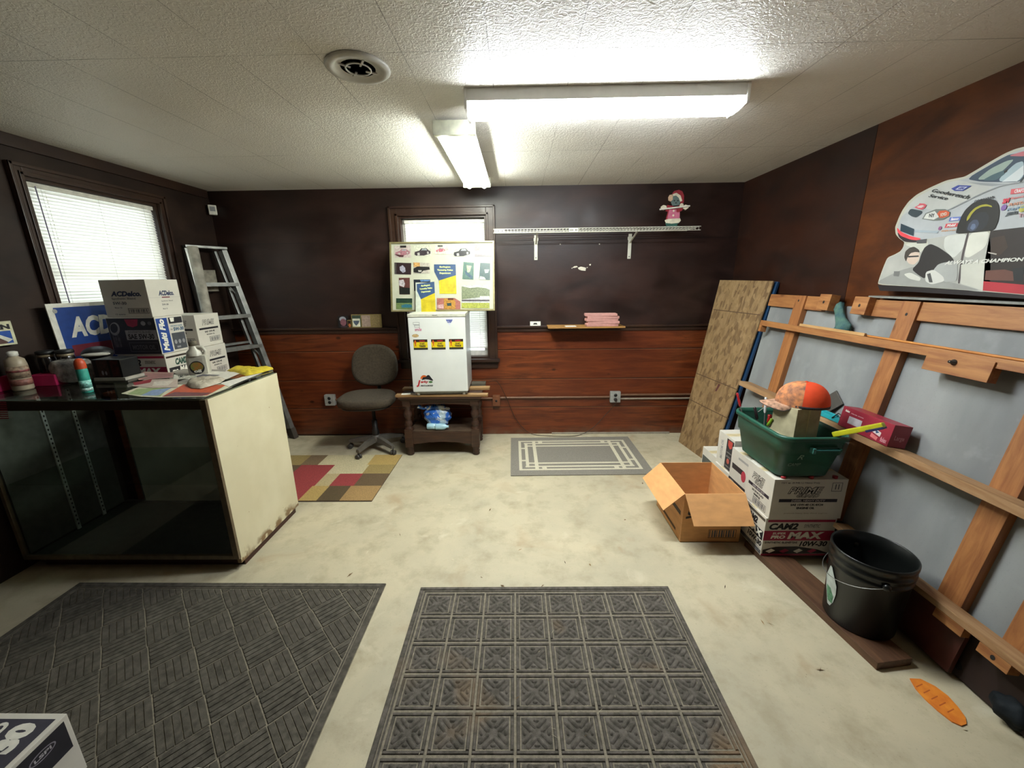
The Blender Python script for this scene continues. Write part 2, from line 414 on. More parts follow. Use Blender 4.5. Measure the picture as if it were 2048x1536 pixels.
mb = MB(); mb.prism(Fr((L, B, H), (0, -1, 0), (0, 0, 1)), [(0, 0), (0, -.075), (.012, -.075), (.018, -.03), (.03, -.012), (.03, 0)], 0, R-L, TRIM); struct(mb.build('trim_1'))
mb = MB(); mb.box(L, L+.018, FR, B-.03, H-.07, H, TRIM, .004); struct(mb.build('trim_2'))
for i, (a, b) in enumerate(((L, -1.215), (-.215, R))):
    mb = MB(); mb.box(a, b, B-.032, B, RAIL-.012, RAIL+.008, TRIM, .004); mb.box(a, b, B-.014, B, RAIL-.05, RAIL-.012, TRIM, .003); struct(mb.build('trim_%d' % (3+i)))
mb = MB(); mb.box(L, W2[0]-.02, B-.012, B, 0, .012, TRIM); mb.box(.35, 1.6, B-.02, B, 0, .015, M('#8f8778', .8, bump=.5)); struct(mb.build('baseboard_back'))

# windows
PANE = glass('window_pane', '#eef4f2'); VINYL = M('#cfcac0', .5)
def window(name, P, U, V, w, h, wall, casing=.085, sill=True):
    "P bottom-left of the opening seen from the room, U to the right, V up"
    F = Fr(P, U, V)
    root = bpy.data.objects.new(name, None); COL.objects.link(root); struct(root)
    def part(nm, lst, mat, c=0.):
        m_ = MB()
        m_.X = Matrix(((F.U.x, -F.N.x, F.V.x, F.O.x), (F.U.y, -F.N.y, F.V.y, F.O.y), (F.U.z, -F.N.z, F.V.z, F.O.z), (0, 0, 0, 1)))
        for a in lst: m_.box(*a, mat, c)
        return m_.build(nm, root)
    c = casing
    part('casing', [(-c, 0, -.022, 0, -c*.2, h+c), (w, w+c, -.022, 0, -c*.2, h+c), (0, w, -.022, 0, h, h+c),
                    (-c, -c+.02, -.034, -.022, 0, h+c), (w+c-.02, w+c, -.034, -.022, 0, h+c), (-c, w+c, -.034, -.022, h+c-.02, h+c),
                    (-.022, 0, -.03, -.022, 0, h+.02), (w, w+.022, -.03, -.022, 0, h+.02), (-.022, w+.022, -.03, -.022, h, h+.022)], TRIM, .004)
    part('jamb', [(0, .018, 0, .12, 0, h), (w-.018, w, 0, .12, 0, h), (.018, w-.018, 0, .12, h-.018, h), (.018, w-.018, 0, .12, 0, .018)], TRIM)
    part('sash', [(.018, .055, .075, .105, .018, h-.018), (w-.055, w-.018, .075, .105, .018, h-.018), (.055, w-.055, .075, .105, h-.06, h-.018),
                  (.055, w-.055, .075, .105, .018, .07), (.055, w-.055, .07, .11, h*.5-.02, h*.5+.02)], VINYL, .003)
    part('pane', [(.05, w-.05, .088, .091, .06, h-.05)], PANE)
    if sill: part('sill', [(-c-.02, w+c+.02, -.055, .02, -.03, 0), (-c, w+c, -.018, 0, -.1, -.03)], TRIM, .005)
    return root, F
w1, F1 = window('window_1', (L, W1[0], W1[2]), (0, 1, 0), (0, 0, 1), W1[1]-W1[0], W1[3]-W1[2], 'l', .065)
w2, F2 = window('window_2', (W2[0], B, W2[2]), (1, 0, 0), (0, 0, 1), W2[1]-W2[0], W2[3]-W2[2], 'b', .085)

SLAT = film('white_vinyl_slat', '#efece4', .15, .45, True)
def blind(F, w, z0, z1, x0, label, depth, pitch=.0205, tilt=62, wand=None):
    P = F.at(x0, 0); root = thing('window_blind', label, 'blind', (P.x, P.y, P.z))
    X = Matrix(((F.U.x, -F.N.x, F.V.x, 0), (F.U.y, -F.N.y, F.V.y, 0), (F.U.z, -F.N.z, F.V.z, 0), (0, 0, 0, 1)))
    m_ = MB(); m_.X = X; m_.box(0, w, depth-.014, depth+.014, z1-.028, z1, WHITE_P, .002); m_.build('head_rail', root)
    m_ = MB(); m_.X = X
    z = z1-.04; c, s_ = math.cos(math.radians(tilt))*.0125, math.sin(math.radians(tilt))*.0125
    while z > z0+.02:
        vs = []
        for k in range(5):
            t = k/4*2-1; bow = .0022*(1-t*t)
            vs += [(0.002, depth+c*t+bow*.6, z+s_*t), (w-.002, depth+c*t+bow*.6, z+s_*t)]
        m_.add(vs, [(2*k, 2*k+1, 2*k+3, 2*k+2) for k in range(4)], SLAT, True); z -= pitch
    m_.build('slats', root)
    m_ = MB(); m_.X = X; m_.box(0, w, depth-.012, depth+.012, z0, z0+.014, WHITE_P, .003); m_.build('bottom_rail', root)
    for fx in (.1, .5, .9):
        m_ = MB(); m_.X = X; m_.tube([(w*fx, depth-.014, z1-.02), (w*fx, depth-.014, z0)], .0009, M('#b9b4aa', .6), 5); m_.build('ladder_string', root)
    if wand:
        m_ = MB(); m_.X = X; m_.tube([(wand, depth-.024, z1-.02), (wand+.004, depth-.028, z1-.75)], .0035, M('#7a6f8c', .3), 6); m_.build('tilt_wand', root)
        m_ = MB(); m_.X = X
        for k in range(14): m_.blob((wand+.05, depth-.02, z1-.075-k*.026), (.003, .003, .003), WHITE_P, 6, 4)
        m_.tube([(wand+.05, depth-.02, z1-.03), (wand+.05, depth-.02, z1-.46)], .0008, WHITE_P, 4); m_.build('pull_chain', root)
    return root
blind(F1, .86, .03, 1.062, .02, 'closed white slatted blind glowing in the window of the left wall', .03, wand=.05)
blind(F2, .77, .1, 1.335, .045, 'white slatted blind in the back window behind the framed board', .05)
# ---------------------------------------------------------------- ceiling fixtures
LENSM = emis('glowing_diffuser', '#f4fbff', LENS); TUBEM = emis('fluorescent_tube_glow', '#f6fdf2', TUBE)
FIXW = M('#d9d6cc', .4, var=.02)
t = thing('ceiling_light', 'long lit ceiling light with a glowing white diffuser', 'light', (.405, 2.15, 2.44))
mb = MB(); mb.box(-.63, .63, -.085, .085, -.052, 0, FIXW, .004); mb.box(-.642, -.628, -.09, .09, -.085, 0, FIXW, .005); mb.box(.628, .642, -.09, .09, -.085, 0, FIXW, .005); mb.build('housing', t)
mb = MB()
prof = [(-.078, -.05), (-.08, -.066), (-.07, -.082), (-.03, -.09), (.03, -.09), (.07, -.082), (.08, -.066), (.078, -.05)]
F = Fr((-.628, 0, 0), (0, 1, 0), (0, 0, 1)); mb.prism(F, prof, 0, 1.256, LENSM); mb.build('diffuser', t)
t = thing('ceiling_light', 'twin bare-tube shop light beside the long fixture, seen end on', 'light', (-.335, 3.02, 2.44))
mb = MB(); mb.box(-.045, .045, -.61, .61, -.055, -.005, FIXW, .004); mb.prism(Fr((0, .61, 0), (1, 0, 0), (0, 0, 1)), [(-.11, -.055), (-.045, -.03), (.045, -.03), (.11, -.055), (.11, -.059), (.045, -.036), (-.045, -.036), (-.11, -.059)], 0, 1.22, M('#8b8b80', .5)); mb.build('reflector', t)
for y0 in (-.63, .60):
    mb = MB(); mb.box(-.115, .115, y0, y0+.03, -.085, -.012, M('#cfcfb8', .45), .006); mb.build('end_cap', t)
for sx in (-1, 1):
    mb = MB(); mb.tube([(sx*.062, -.6, -.078), (sx*.062, .6, -.078)], .018, TUBEM, 14); mb.build('tube', t)
for y0 in (-.3, .3):
    mb = MB(); mb.tube([(0, y0, -.005), (0, y0, 0.001)], .02, FIXW, 8); mb.build('mount', t)

c0 = on(716, 134, 2, H)
t = thing('ceiling_vent', 'round white ceiling vent with a dark slotted centre', 'vent', (c0.x, c0.y, H))
VW = M('#cfcdc6', .35, var=.05)
mb = MB(); mb.lathe([(.108, -.001), (.125, -.001), (.127, -.006), (.118, -.014), (.098, -.013), (.09, -.006), (.068, -.004)], VW, 40); mb.lathe([(.068, -.004), (.068, .03)], M('#3a3330', .6), 40); mb.build('flange', t)
mb = MB(); mb.lathe([(.0001, .012), (.03, .013), (.036, .02), (.034, .026), (.0001, .028)], M('#4a4542', .5), 28); mb.build('damper', t)
mb = MB(); mb.lathe([(.0001, .0295), (.069, .0295)], BLACKG, 30, smooth=False); mb.build('duct_opening', t)
mb = MB()
for k in range(4):
    a = math.radians(35+k*90); mb.bar((.03*math.cos(a), .03*math.sin(a), -.008), (.075*math.cos(a), .075*math.sin(a), -.006), .008, .005, VW)
mb.lathe([(.046, -.006), (.052, -.006), (.052, -.01), (.046, -.01), (.046, -.006)], VW, 30); mb.build('spokes', t)

# ---------------------------------------------------------------- back wall fittings
WIRE = M('#c9c7ba', .35, var=.03)
zs = 2.03; yf = 3.70
t = thing('wire_shelf', 'white wire shelf on two brackets high on the back wall', 'shelf', (-.21, B, zs))
x1 = 1.80
mb = MB()
for k in range(63):
    x = .01+k*.0286; mb.tube([(x, -.01, 0), (x, yf-B, 0), (x, yf-B, -.028)], .0017, WIRE, 5)
mb.build('cross_wires', t)
mb = MB()
for y, z in ((-.012, 0), (-.1, -.004), (-.2, -.004), (yf-B, .002), (yf-B, -.028)): mb.tube([(0, y, z), (x1, y, z)], .003, WIRE, 7)
mb.build('rails', t)
for x, mx in ((.385, 0), (1.275, 0)):
    mb = MB(); mb.box(x-.016, x+.016, -.006, -.0005, -.245, -.02, WIRE, .004)
    mb.bar((x, -.006, -.1), (x, -.27, -.01), .014, .006, WIRE, (0, 0, 1)); mb.box(x-.022, x+.022, -.009, -.001, -.075, -.045, WIRE, .006)
    mb.ell(Fr((x, -.006, 0), (1, 0, 0), (0, 0, 1)), 0, -.225, .005, .005, BLK, .001); mb.build('bracket', t)
for a, b in ((.01, .09), (.66, .74)):
    mb = MB(); mb.box(a, b, yf-B-.004, yf-B-.0025, -.026, 0, PAPER); mb.text(Fr((a, yf-B-.004, -.026), (1, 0, 0), (0, 0, 1)), 'lll ll', .008, .006, .07, .02, INK); mb.build('price_tag', t)

# Christmas cut-out on the shelf
Fs = Fr((1.38, 3.80, 2.04), (1, 0, 0), (0, 0, 1))
t = thing('christmas_cutout', 'painted wooden mouse cut-out in red Santa suit standing on the wire shelf', 'figurine', (1.38, 3.80, 2.04))
sc_ = .31/100.
def q(pts): return [((x-49)*sc_, (99-y)*sc_) for x, y in pts]      # drawing grid: 100 units tall
Fl = Fr((0, 0, 0), (1, 0, 0), (0, 0, 1))
RED = M('#8f2430', .6); MOUSE = M('#5d6f6c', .6); CREAM = M('#d6cfb8', .6); PINK = M('#c06a84', .6); TEAL = M('#2f5a50', .6)
mb = MB()
mb.prism(Fl, q([(42, 20), (40, 33), (46, 44), (54, 45), (62, 42), (66, 30), (62, 18), (52, 12)]), -.006, .004, MOUSE)
mb.prism(Fl, q([(34, 14), (31, 20), (32, 28), (38, 31), (43, 27), (43, 18), (40, 13)]), -.005, .005, M('#c9a98c', .6))
for ex in (48, 58): mb.ell(Fl, (ex-49)*sc_, (99-29)*sc_, .006, .006, INK, .005, 10)
mb.ell(Fl, (53-49)*sc_, (99-35)*sc_, .007, .005, INK, .005, 10)
mb.build('head', t)
mb = MB(); mb.prism(Fl, q([(40, 12), (46, 4), (58, 1), (68, 5), (74, 16), (75, 34), (69, 42), (65, 32), (62, 20), (54, 14)]), -.005, .006, RED)
mb.prism(Fl, q([(42, 12), (52, 9), (64, 16), (70, 30), (65, 32), (60, 22), (52, 16), (44, 17)]), -.004, .008, CREAM)
mb.ell(Fl, (69-49)*sc_, (99-42)*sc_, .018, .018, CREAM, .009, 16); mb.build('hat', t)
mb = MB(); mb.prism(Fl, q([(30, 40), (40, 42), (62, 42), (76, 46), (72, 56), (66, 58), (68, 78), (66, 86), (30, 86), (29, 78), (33, 58), (26, 56)]), -.006, .004, RED)
mb.prism(Fl, q([(36, 52), (56, 52), (56, 58), (60, 60), (66, 59), (67, 76), (32, 76)]), 0, .006, PINK)
mb.prism(Fl, q([(26, 80), (34, 77), (68, 76), (71, 82), (66, 88), (46, 90), (30, 88)]), -.004, .008, CREAM)
for by in (56, 68): mb.ell(Fl, (48-49)*sc_, (99-by)*sc_, .009, .009, CREAM, .009, 12)
mb.build('coat', t)
for x0_ in (10, 72):
    mb = MB(); mb.prism(Fl, q([(x0_+2, 44), (x0_+8, 40), (x0_+16, 42), (x0_+18, 48), (x0_+10, 54), (x0_+2, 50)]), -.004, .008, CREAM); mb.build('glove', t)
mb = MB(); mb.tube([((8-49)*sc_, -.012, (99-52)*sc_), ((92-49)*sc_, -.012, (99-44)*sc_)], .007, WHITE_P, 10); mb.build('rod', t)
mb = MB(); mb.prism(Fl, q([(30, 87), (46, 90), (67, 87), (60, 95), (70, 97), (70, 99.4), (22, 99.4), (22, 97), (34, 95)]), -.02, .004, TEAL); mb.build('base', t)

# motion sensor in the corner
t = thing('motion_sensor', 'small white motion sensor high in the left back corner', 'sensor', (-2.845, 3.96, 2.225), (0, 0, math.radians(40)))
mb = MB(); mb.box(-.032, .032, -.03, .02, 0, .085, WHITE_P, .008); mb.build('housing', t)
mb = MB(); mb.box(-.02, .02, -.033, -.029, .03, .07, M('#8d8f92', .3), .004); mb.build('lens', t)

# outlets and conduit
BOXM = M('#a3a49f', .4, .3, bump=.1); COND = M('#6a4a35', .5, bump=.2)
def outlet(label, x, z, mat=BOXM, two=True, s_=.053):
    t = thing('electrical_outlet', label, 'outlet', (x, B, z))
    m_ = MB(); m_.box(-s_, s_, -.045, -.0005, -.058, .058, mat, .008); m_.build('box', t)
    m_ = MB()
    for zz in ((-.022, .022) if two else (0,)): m_.lathe([(.019, 0), (.019, .003), (.0001, .003)], BLK if two else M('#1b1210', .5), 16)
    m_ = MB()
    for zz in ((-.022, .022) if two else (0,)):
        m_.X = Matrix.Translation((0, -.045, zz)) @ Matrix.Rotation(math.pi/2, 4, 'X'); m_.lathe([(.017 if two else .011, 0), (.017 if two else .011, .002), (.0001, .002)], BLK, 16)
    m_.X = Matrix.Identity(4); m_.build('socket', t); return t
outlet('grey surface outlet box left of the office chair', -1.985, .405)
outlet('grey surface outlet box with a plug in its lower socket', 1.0, .415)
outlet('small brown-painted outlet box right of the end table', -.235, .385, M('#6d4026', .55, bump=.2), False, .04)
def conduit(label, x0, x1, z, r=.011, mat=COND):
    m_ = MB(); m_.X = Matrix.Translation((x0, B-.014, z))
    m_.tube([(0, 0, 0), (x1-x0, 0, 0)], r, mat, 10)
    o = m_.build('conduit'); o.data.transform(Matrix.Translation((-x0, -(B-.014), -z))); o.location = (x0, B-.014, z)
    return tag(o, label, 'pipe')
conduit('metal conduit along the boards between the brown box and the grey outlet', -.195, .947, .41)
conduit('short conduit between the left outlet and the end table', -1.932, -.275, .405)
conduit('upper of two conduits running right from the outlet to the strand board', 1.053, 1.93, .432)
conduit('lower of two conduits running right from the outlet to the strand board', 1.053, 1.93, .39, .01, M('#8d8272', .45, bump=.2))

# little wooden shelf with pink papers, card, small photos on the rail
PINE = wood('#8a6230', '#a97c42', ax='x')
mb = MB(); mb.box(.285, 1.015, 3.79, 4.003, 1.150, 1.164, PINE, .002); tag(mb.build('wall_shelf', at=(.65, 4.003, 1.16)), 'narrow pine board shelf holding pink papers on the back wall', 'shelf')
PKP = M('#c28f86', .75, var=.06)
zz = 1.1645
for k, (dx, rz) in enumerate(((0, .02), (.012, -.03), (-.004, .03), (.006, .0), (-.012, -.05))):
    m_ = MB(); h_ = .026
    m_.box(-.15, .15, -.055, .055, 0, h_*.92, PKP, .005)
    for j in range(4): m_.box(-.1505, .1505, -.0555, .0555, h_*(.15+.2*j), h_*(.19+.2*j), M('#9f6f68', .8))
    o = m_.build('paper_stack'); o.location = (.80+dx, 3.86, zz); o.rotation_euler = (0, 0, rz); zz += h_*.92
    tag(o, ['bottom bundle of pink papers on the pine shelf', 'second pink bundle from the bottom on the pine shelf', 'middle bundle of pink papers on the pine shelf', 'second pink bundle from the top on the pine shelf', 'topmost, slightly askew bundle of pink papers on the pine shelf'][k], 'papers', 'pink paper bundles')
mb = MB(); mb.box(-.05, .05, -.03, .03, 0, .004, PAPER); o = mb.build('paper_slip'); o.location = (.50, 3.83, 1.165); o.rotation_euler = (0, 0, .1); tag(o, 'white paper slip lying on the pine shelf left of the pink papers', 'paper')
mb = MB(); mb.box(-.052, .052, -.0015, .0015, 0, .042, PAPER); Fc = Fr((-.052, -.0015, 0), (1, 0, 0), (0, 0, 1)); mb.poly(Fc, [(.03, .012), (.074, .012), (.07, .02), (.06, .03), (.05, .026), (.04, .03)], INK); o = mb.build('card'); o.location = (.17, B-.022, RAIL+.009); tag(o, 'small white card with a black mark on the chair rail', 'card')

def photo_frame(name, label, x, z, w, h, pics, fm, lean=.12, rz=0.):
    t = thing(name, label, 'picture frame', (x, B-.03, z), (-lean*.0, 0, rz))
    m_ = MB(); F = Fr((0, 0, 0), (1, 0, 0), (0, lean, 1)); m_.prism(F, [(0, 0), (w, 0), (w, h), (0, h)], -.006, 0, fm); m_.build('frame', t)
    m_ = MB(); pics(m_, F); m_.build('picture', t); return t
GOLD = M('#9c8a5a', .35, .5)
def tri(m_, F):
    for k, c in enumerate(('#3d4a3c', '#a08a7c', '#8d7a52')):
        m_.rect(F, .008+k*.096, .008, .088+k*.096+.006, .122, M(c, .5, var=.12, sc=60), .0006)
    m_.rect(F, .01, .01, .086, .09, M('#d0ceb8', .6), .0009); m_.poly(F, [(.018, .07), (.08, .07), (.07, .045), (.055, .03), (.045, .02), (.03, .035), (.02, .05)], M('#4b5666', .6), .0012)
photo_frame('framed_photograph', 'gold three-panel picture frame on the chair rail', -1.665, RAIL+.009, .302, .132, tri, GOLD, .05)
def por(m_, F):
    m_.rect(F, .004, .004, .1, .115, M('#141416', .5), .0006); m_.ell(F, .048, .085, .034, .026, M('#8f949c', .5), .0009); m_.ell(F, .052, .055, .03, .036, M('#7d4f58', .5, var=.2, sc=60), .0012); m_.rect(F, .02, .004, .09, .02, M('#3a2a30', .5), .0009)
photo_frame('photograph', 'dark portrait photograph leaning on the chair rail at left', -1.80, RAIL+.009, .104, .118, por, BLK, .05)
def flm(m_, F): m_.rect(F, .004, .004, .036, .07, M('#22140f', .5), .0006); m_.ell(F, .022, .025, .012, .018, M('#c06a3c', .5), .0009)
photo_frame('photograph', 'tiny narrow photograph leaning between portrait and gold frame', -1.708, RAIL+.009, .038, .078, flm, GOLD, .03, -.1)
# ---------------------------------------------------------------- display case at the left
CX0, CX1, CY0, CY1, CZ = -2.86, -1.605, 1.925, 2.55, 1.035
DARKF = M('#241c15', .45, bump=.15); BRNF = M('#4d4030', .5, bump=.1)
CREAMP = Nt('cream_painted_panel')
_c = CREAMP.mix(CREAMP.rng(CREAMP.noise(4, detail=5), .4, .7), '#c8bf9f', '#d2caac')
_x, _y, _z = CREAMP.xyz()
_chip = CREAMP.math('MULTIPLY', CREAMP.rng(CREAMP.math('ADD', _z, CREAMP.math('MULTIPLY', CREAMP.noise(11, detail=5), .14)), .17, .13, 0, 1), CREAMP.rng(CREAMP.noise(17, detail=4), .42, .5, 0, 1))
_c = CREAMP.mix(_chip, _c, '#7c6242')
_sp = CREAMP.voro(9)[0]; _c = CREAMP.mix(CREAMP.rng(_sp, .035, .025, 0, .8), _c, '#7a4a2c')
CREAMP = CREAMP.done(_c, .5, CREAMP.noise(50), .0006, .3)
t = thing('display_case', 'glass-fronted display case with cream end panel, crowded with boxes on top', 'display case', (CX1, CY0, 0))
def cs(nm, lst, mat, c=0., lab=None):
    m_ = MB()
    for a in lst: m_.box(a[0]-CX1, a[1]-CX1, a[2]-CY0, a[3]-CY0, a[4], a[5], mat, c)
    o = m_.build(nm, t)
    if lab: o['label'] = lab
    return o
cs('end_panel', [(CX1-.022, CX1, CY0+.012, CY1, .04, CZ-.012)], CREAMP, .002, 'cream painted end panel, chipped along the foot')
cs('end_panel', [(CX0, CX0+.02, CY0+.012, CY1, .04, CZ-.012)], DARKF, .002)
cs('front_frame', [(CX1-.03, CX1+.002, CY0-.004, CY0+.014, .075, CZ-.01), (CX0, CX0+.02, CY0-.004, CY0+.014, .075, CZ-.01), (CX0+.02, CX1-.03, CY0-.004, CY0+.014, .075, .1)], M('#6a5c48', .4, .3, bump=.1), .002)
cs('top_rail', [(CX0+.02, CX1-.03, CY0, CY0+.02, CZ-.062, CZ-.012)], M('#33281a', .5), .002)
cs('base', [(CX0+.02, CX1-.022, CY0+.015, CY1, .06, .085)], M('#3a3f3a', .5), 0)
cs('toe_kick', [(CX0+.05, CX1-.02, CY0+.05, CY0+.07, 0, .075), (CX1-.03, CX1-.01, CY0+.05, CY1-.03, 0, .045), (CX0+.05, CX1-.02, CY1-.05, CY1-.03, 0, .075)], M('#3a1c12', .55, bump=.2))
GLS = glass('case_glass', '#eef3f0'); GLD = glass('case_front_glass', '#f2f5f3')
cs('top', [(CX0, CX1+.001, CY0-.006, CY1+.002, CZ-.012, CZ)], GLS, .003, 'smoky glass top sheet')
cs('front_glass', [(CX0+.02, CX1-.03, CY0+.004, CY0+.008, .1, CZ-.062)], GLD)
cs('glass_shelf', [(CX0+.025, CX1-.026, CY0+.03, CY1-.09, .53, .536)], GLS)
cs('end_lining', [(CX0+.02, CX0+.024, CY0+.02, CY1-.04, .1, CZ-.03), (CX1-.026, CX1-.022, CY0+.02, CY1-.04, .1, CZ-.03)], M('#595a53', .5))
DOOR = M('#e2e3d8', .38, var=.1, sc=5)
cs('sliding_door', [(-2.69, CX1-.022, CY1-.03, CY1-.022, .085, CZ-.05)], DOOR, .002)
cs('door_edge', [(-2.695, -2.688, CY1-.033, CY1-.02, .085, CZ-.05)], ALU, .001)
cs('door_track', [(CX0+.02, CX1-.022, CY1-.04, CY1-.01, .085, .097), (CX0+.02, CX1-.022, CY1-.04, CY1-.01, CZ-.06, CZ-.045)], M('#5b5a52', .4, .6))
for y_ in (2.20, 2.36):
    m_ = MB(); m_.box(CX0+.025-CX1, CX0+.034-CX1, y_-.01-CY0, y_+.01-CY0, .09, CZ-.06, M('#c4c7c3', .3, .2), .001)
    for k in range(30): m_.box(CX0+.034-CX1, CX0+.0345-CX1, y_-.004-CY0, y_+.004-CY0, .12+k*.029, .132+k*.029, BLK)
    m_.build('shelf_standard', t)
Fc = Fr((CX0+.02-CX1, -.0005, 0), (1, 0, 0), (0, 0, 1))
mb = MB()
Fw = Fr((0, CY0-.001, 0), (1, 0, 0), (0, 0, 1))
STK = Fw.pxs([(-30, 802), (14, 803), (20, 839), (-30, 840)])
for k in range(9):
    a = k/9; b = a+.055
    Pt = [tuple(STK[0][i]*(1-u)+STK[3][i]*u for i in (0, 1)) for u in (a, b)]; Pr = [tuple(STK[1][i]*(1-u)+STK[2][i]*u for i in (0, 1)) for u in (a, b)]
    mb.add([Vector((p[0], CY0-.0048, p[1])) for p in (Pt[1], Pr[1], Pr[0], Pt[0])], [(0, 1, 2, 3)], M('#b8425a', .5))
o = mb.build('striped_sticker'); o.location = (-CX1, -CY0, 0); o.parent = t; o['label'] = 'pink and white striped sticker'

# dark desk behind the case
DESK = wood('#8a4420', '#a85a2c', ax='x', rough=.4)
t = thing('desk', 'dark wooden desk behind the display case carrying stacked oil cartons', 'desk', (-2.58, 2.92, 0))
mb = MB(); mb.box(-.27, .34, -.345, .32, .86, .888, DESK, .004); mb.build('desk_top', t)
mb = MB(); mb.box(-.25, .31, -.32, -.30, .04, .86, DESK); mb.build('front_panel', t)
for sx in (-.25, .29):
    mb = MB(); mb.box(sx, sx+.025, -.3, .3, 0, .86, DESK); mb.build('side_panel', t)

# ---------------------------------------------------------------- cartons
def carton(label, x0, x1, y0, y1, z0, h, draw, mat=WHITE_BOX, rz=0., group=None, name='carton', flaps=True, extra=None):
    "a closed shipping carton; draw prints on its faces"
    w, d = x1-x0, y1-y0; m_ = MB(); m_.box(-w/2, w/2, -d/2, d/2, 0, h, mat, .003)
    f = frames(w, d, h)
    if flaps:
        m_.rect(f['top'], 0, d/2-.001, w, d/2+.001, M('#6e675a', .8), .0005)
        m_.rect(f['top'], 0, d/2-.025, w, d/2+.025, M('#c7b78f', .35), .0003)
    draw(m_, f, w, d, h)
    o = m_.build(name); o.location = ((x0+x1)/2, (y0+y1)/2, z0); o.rotation_euler = (0, 0, rz)
    return tag(o, label, 'box', group)
def barcode(m_, F, x0, y0, x1, y1):
    m_.outl(F, x0, y0, x1, y1, .0025, INK, .0006); n = 11
    for k in range(n):
        a = x0+.006+(x1-x0-.012)*k/n; m_.rect(F, a, y0+.006, a+(x1-x0)*(.03+.03*((k*7) % 3)/2), y1-.006, GREY, .0006)
def prime(m_, F, w, h, s=1., big=True):
    m_.otext(F, 'PRIME', w*.2, h*.64, w*.69, h*.82, INK, WHITE_BOX, .06, .0, .35)
    m_.otext(F, 'GUARD', w*.33, h*.545, w*.64, h*.635, INK, WHITE_BOX, .07, .0, .35, .0012)
    m_.rect(F, w*.1, h*.43, w*.9, h*.51, M('#241f2b', .6), .0006)
    m_.text(F, 'DIESEL HEAVY DUTY', w*.27, h*.445, w*.74, h*.495, M('#b0a8a8', .6), .001, .03, .2)
    m_.text(F, 'SAE 15W-40 CK-4/CI4', w*.27, h*.335, w*.72, h*.39, INK, .0006, .04)
    m_.text(F, 'ENGINE OIL', w*.36, h*.25, w*.61, h*.305, INK, .0006, .05)
CAMR = M('#9c2042', .55)
def cam2(m_, F, w, h, col):
    m_.rect(F, w*.03, h*.9, w*.98, h*.96, col, .0005)
    m_.text(F, 'CAM2', w*.06, h*.7, w*.47, h*.87, INK, .0006, .05, .25); m_.text(F, 'SYNTHETIC', w*.55, h*.75, w*.78, h*.84, M('#6f6e6a', .6), .0006, .02, .3)
    m_.rect(F, w*.0, h*.41, w*.99, h*.67, col, .0005)
    m_.text(F, 'SUPER', w*.12, h*.57, w*.31, h*.63, PAPER, .001, .03, .2); m_.text(F, 'PRO', w*.1, h*.46, w*.31, h*.55, PAPER, .001, .06, .2)
    m_.text(F, 'MAX', w*.34, h*.45, w*.86, h*.64, PAPER, .001, .06, .2)
    m_.text(F, 'SYNTHETIC BLEND SAE', w*.03, h*.33, w*.5, h*.38, INK, .0006, .03); m_.text(F, '10W-30', w*.53, h*.25, w*.93, h*.39, INK, .0006, .04, .25)
    m_.poly(F, [(w*.02, h*.05), (w*.02, h*.16), (w*.2, h*.24), (w*.5, h*.25), (w*.8, h*.17), (w*.98, h*.06)], M('#1c1414', .5), .0006)
    for k in range(4): m_.poly(F, [(w*(.06+.2*k), h*.12), (w*(.14+.2*k), h*.19), (w*(.2+.2*k), h*.14), (w*(.12+.2*k), h*.07)], PAPER if k % 2 == 0 else CAMR, .001)
    m_.rect(F, 0, h*.0, w, h*.05, col, .0008)

# --- stacks on the desk and case (left)
def d_acd(m_, f, w, d, h):
    for F, W_ in ((f['front'], w), (f['right'], d)):
        m_.text(F, 'ACDelco.', W_*(.2 if F is f['front'] else .32), h*.56, W_*(.86 if F is f['front'] else .8), h*.7, NAVY, .0006, .05, .25)
    F = f['front']; m_.text(F, 'Synthetic Blend', w*.2, h*.46, w*.72, h*.53, GREY, .0006, .02); m_.text(F, '5W-30', w*.2, h*.34, w*.5, h*.42, GREY, .0006, .03)
    m_.text(F, 'Motor Oil', w*.22, h*.24, w*.38, h*.28, GREY, .0006, .02); barcode(m_, F, w*.5, h*.1, w*.95, h*.24); m_.text(F, '12 quarts', w*.2, h*.05, w*.42, h*.1, GREY, .0006, .02)
    F = f['right']; m_.rect(F, d*.4, h*.5, d*.65, h*.53, M('#6b2430', .6), .0006); m_.text(F, 'Synthetic Blend', d*.36, h*.39, d*.72, h*.43, GREY, .0006, .02); m_.text(F, '5W-30', d*.36, h*.29, d*.56, h*.34, GREY, .0006, .03)
    m_.text(F, 'Motor Oil', d*.36, h*.18, d*.5, h*.22, GREY, .0006, .02); m_.rect(F, 0, h*.51, d, h*.515, LGREY, .0005)
carton('white carton with ACDelco lettering, topmost of the stack by the left window'.replace('ACDelco', 'dark blue'), -2.70, -2.385, 2.60, 2.84, 1.395, .238, d_acd, rz=-.04)
DKB = M('#1d1c24', .5); BLU = M('#1d3f86', .45); SILV = M('#8d8c8e', .5)
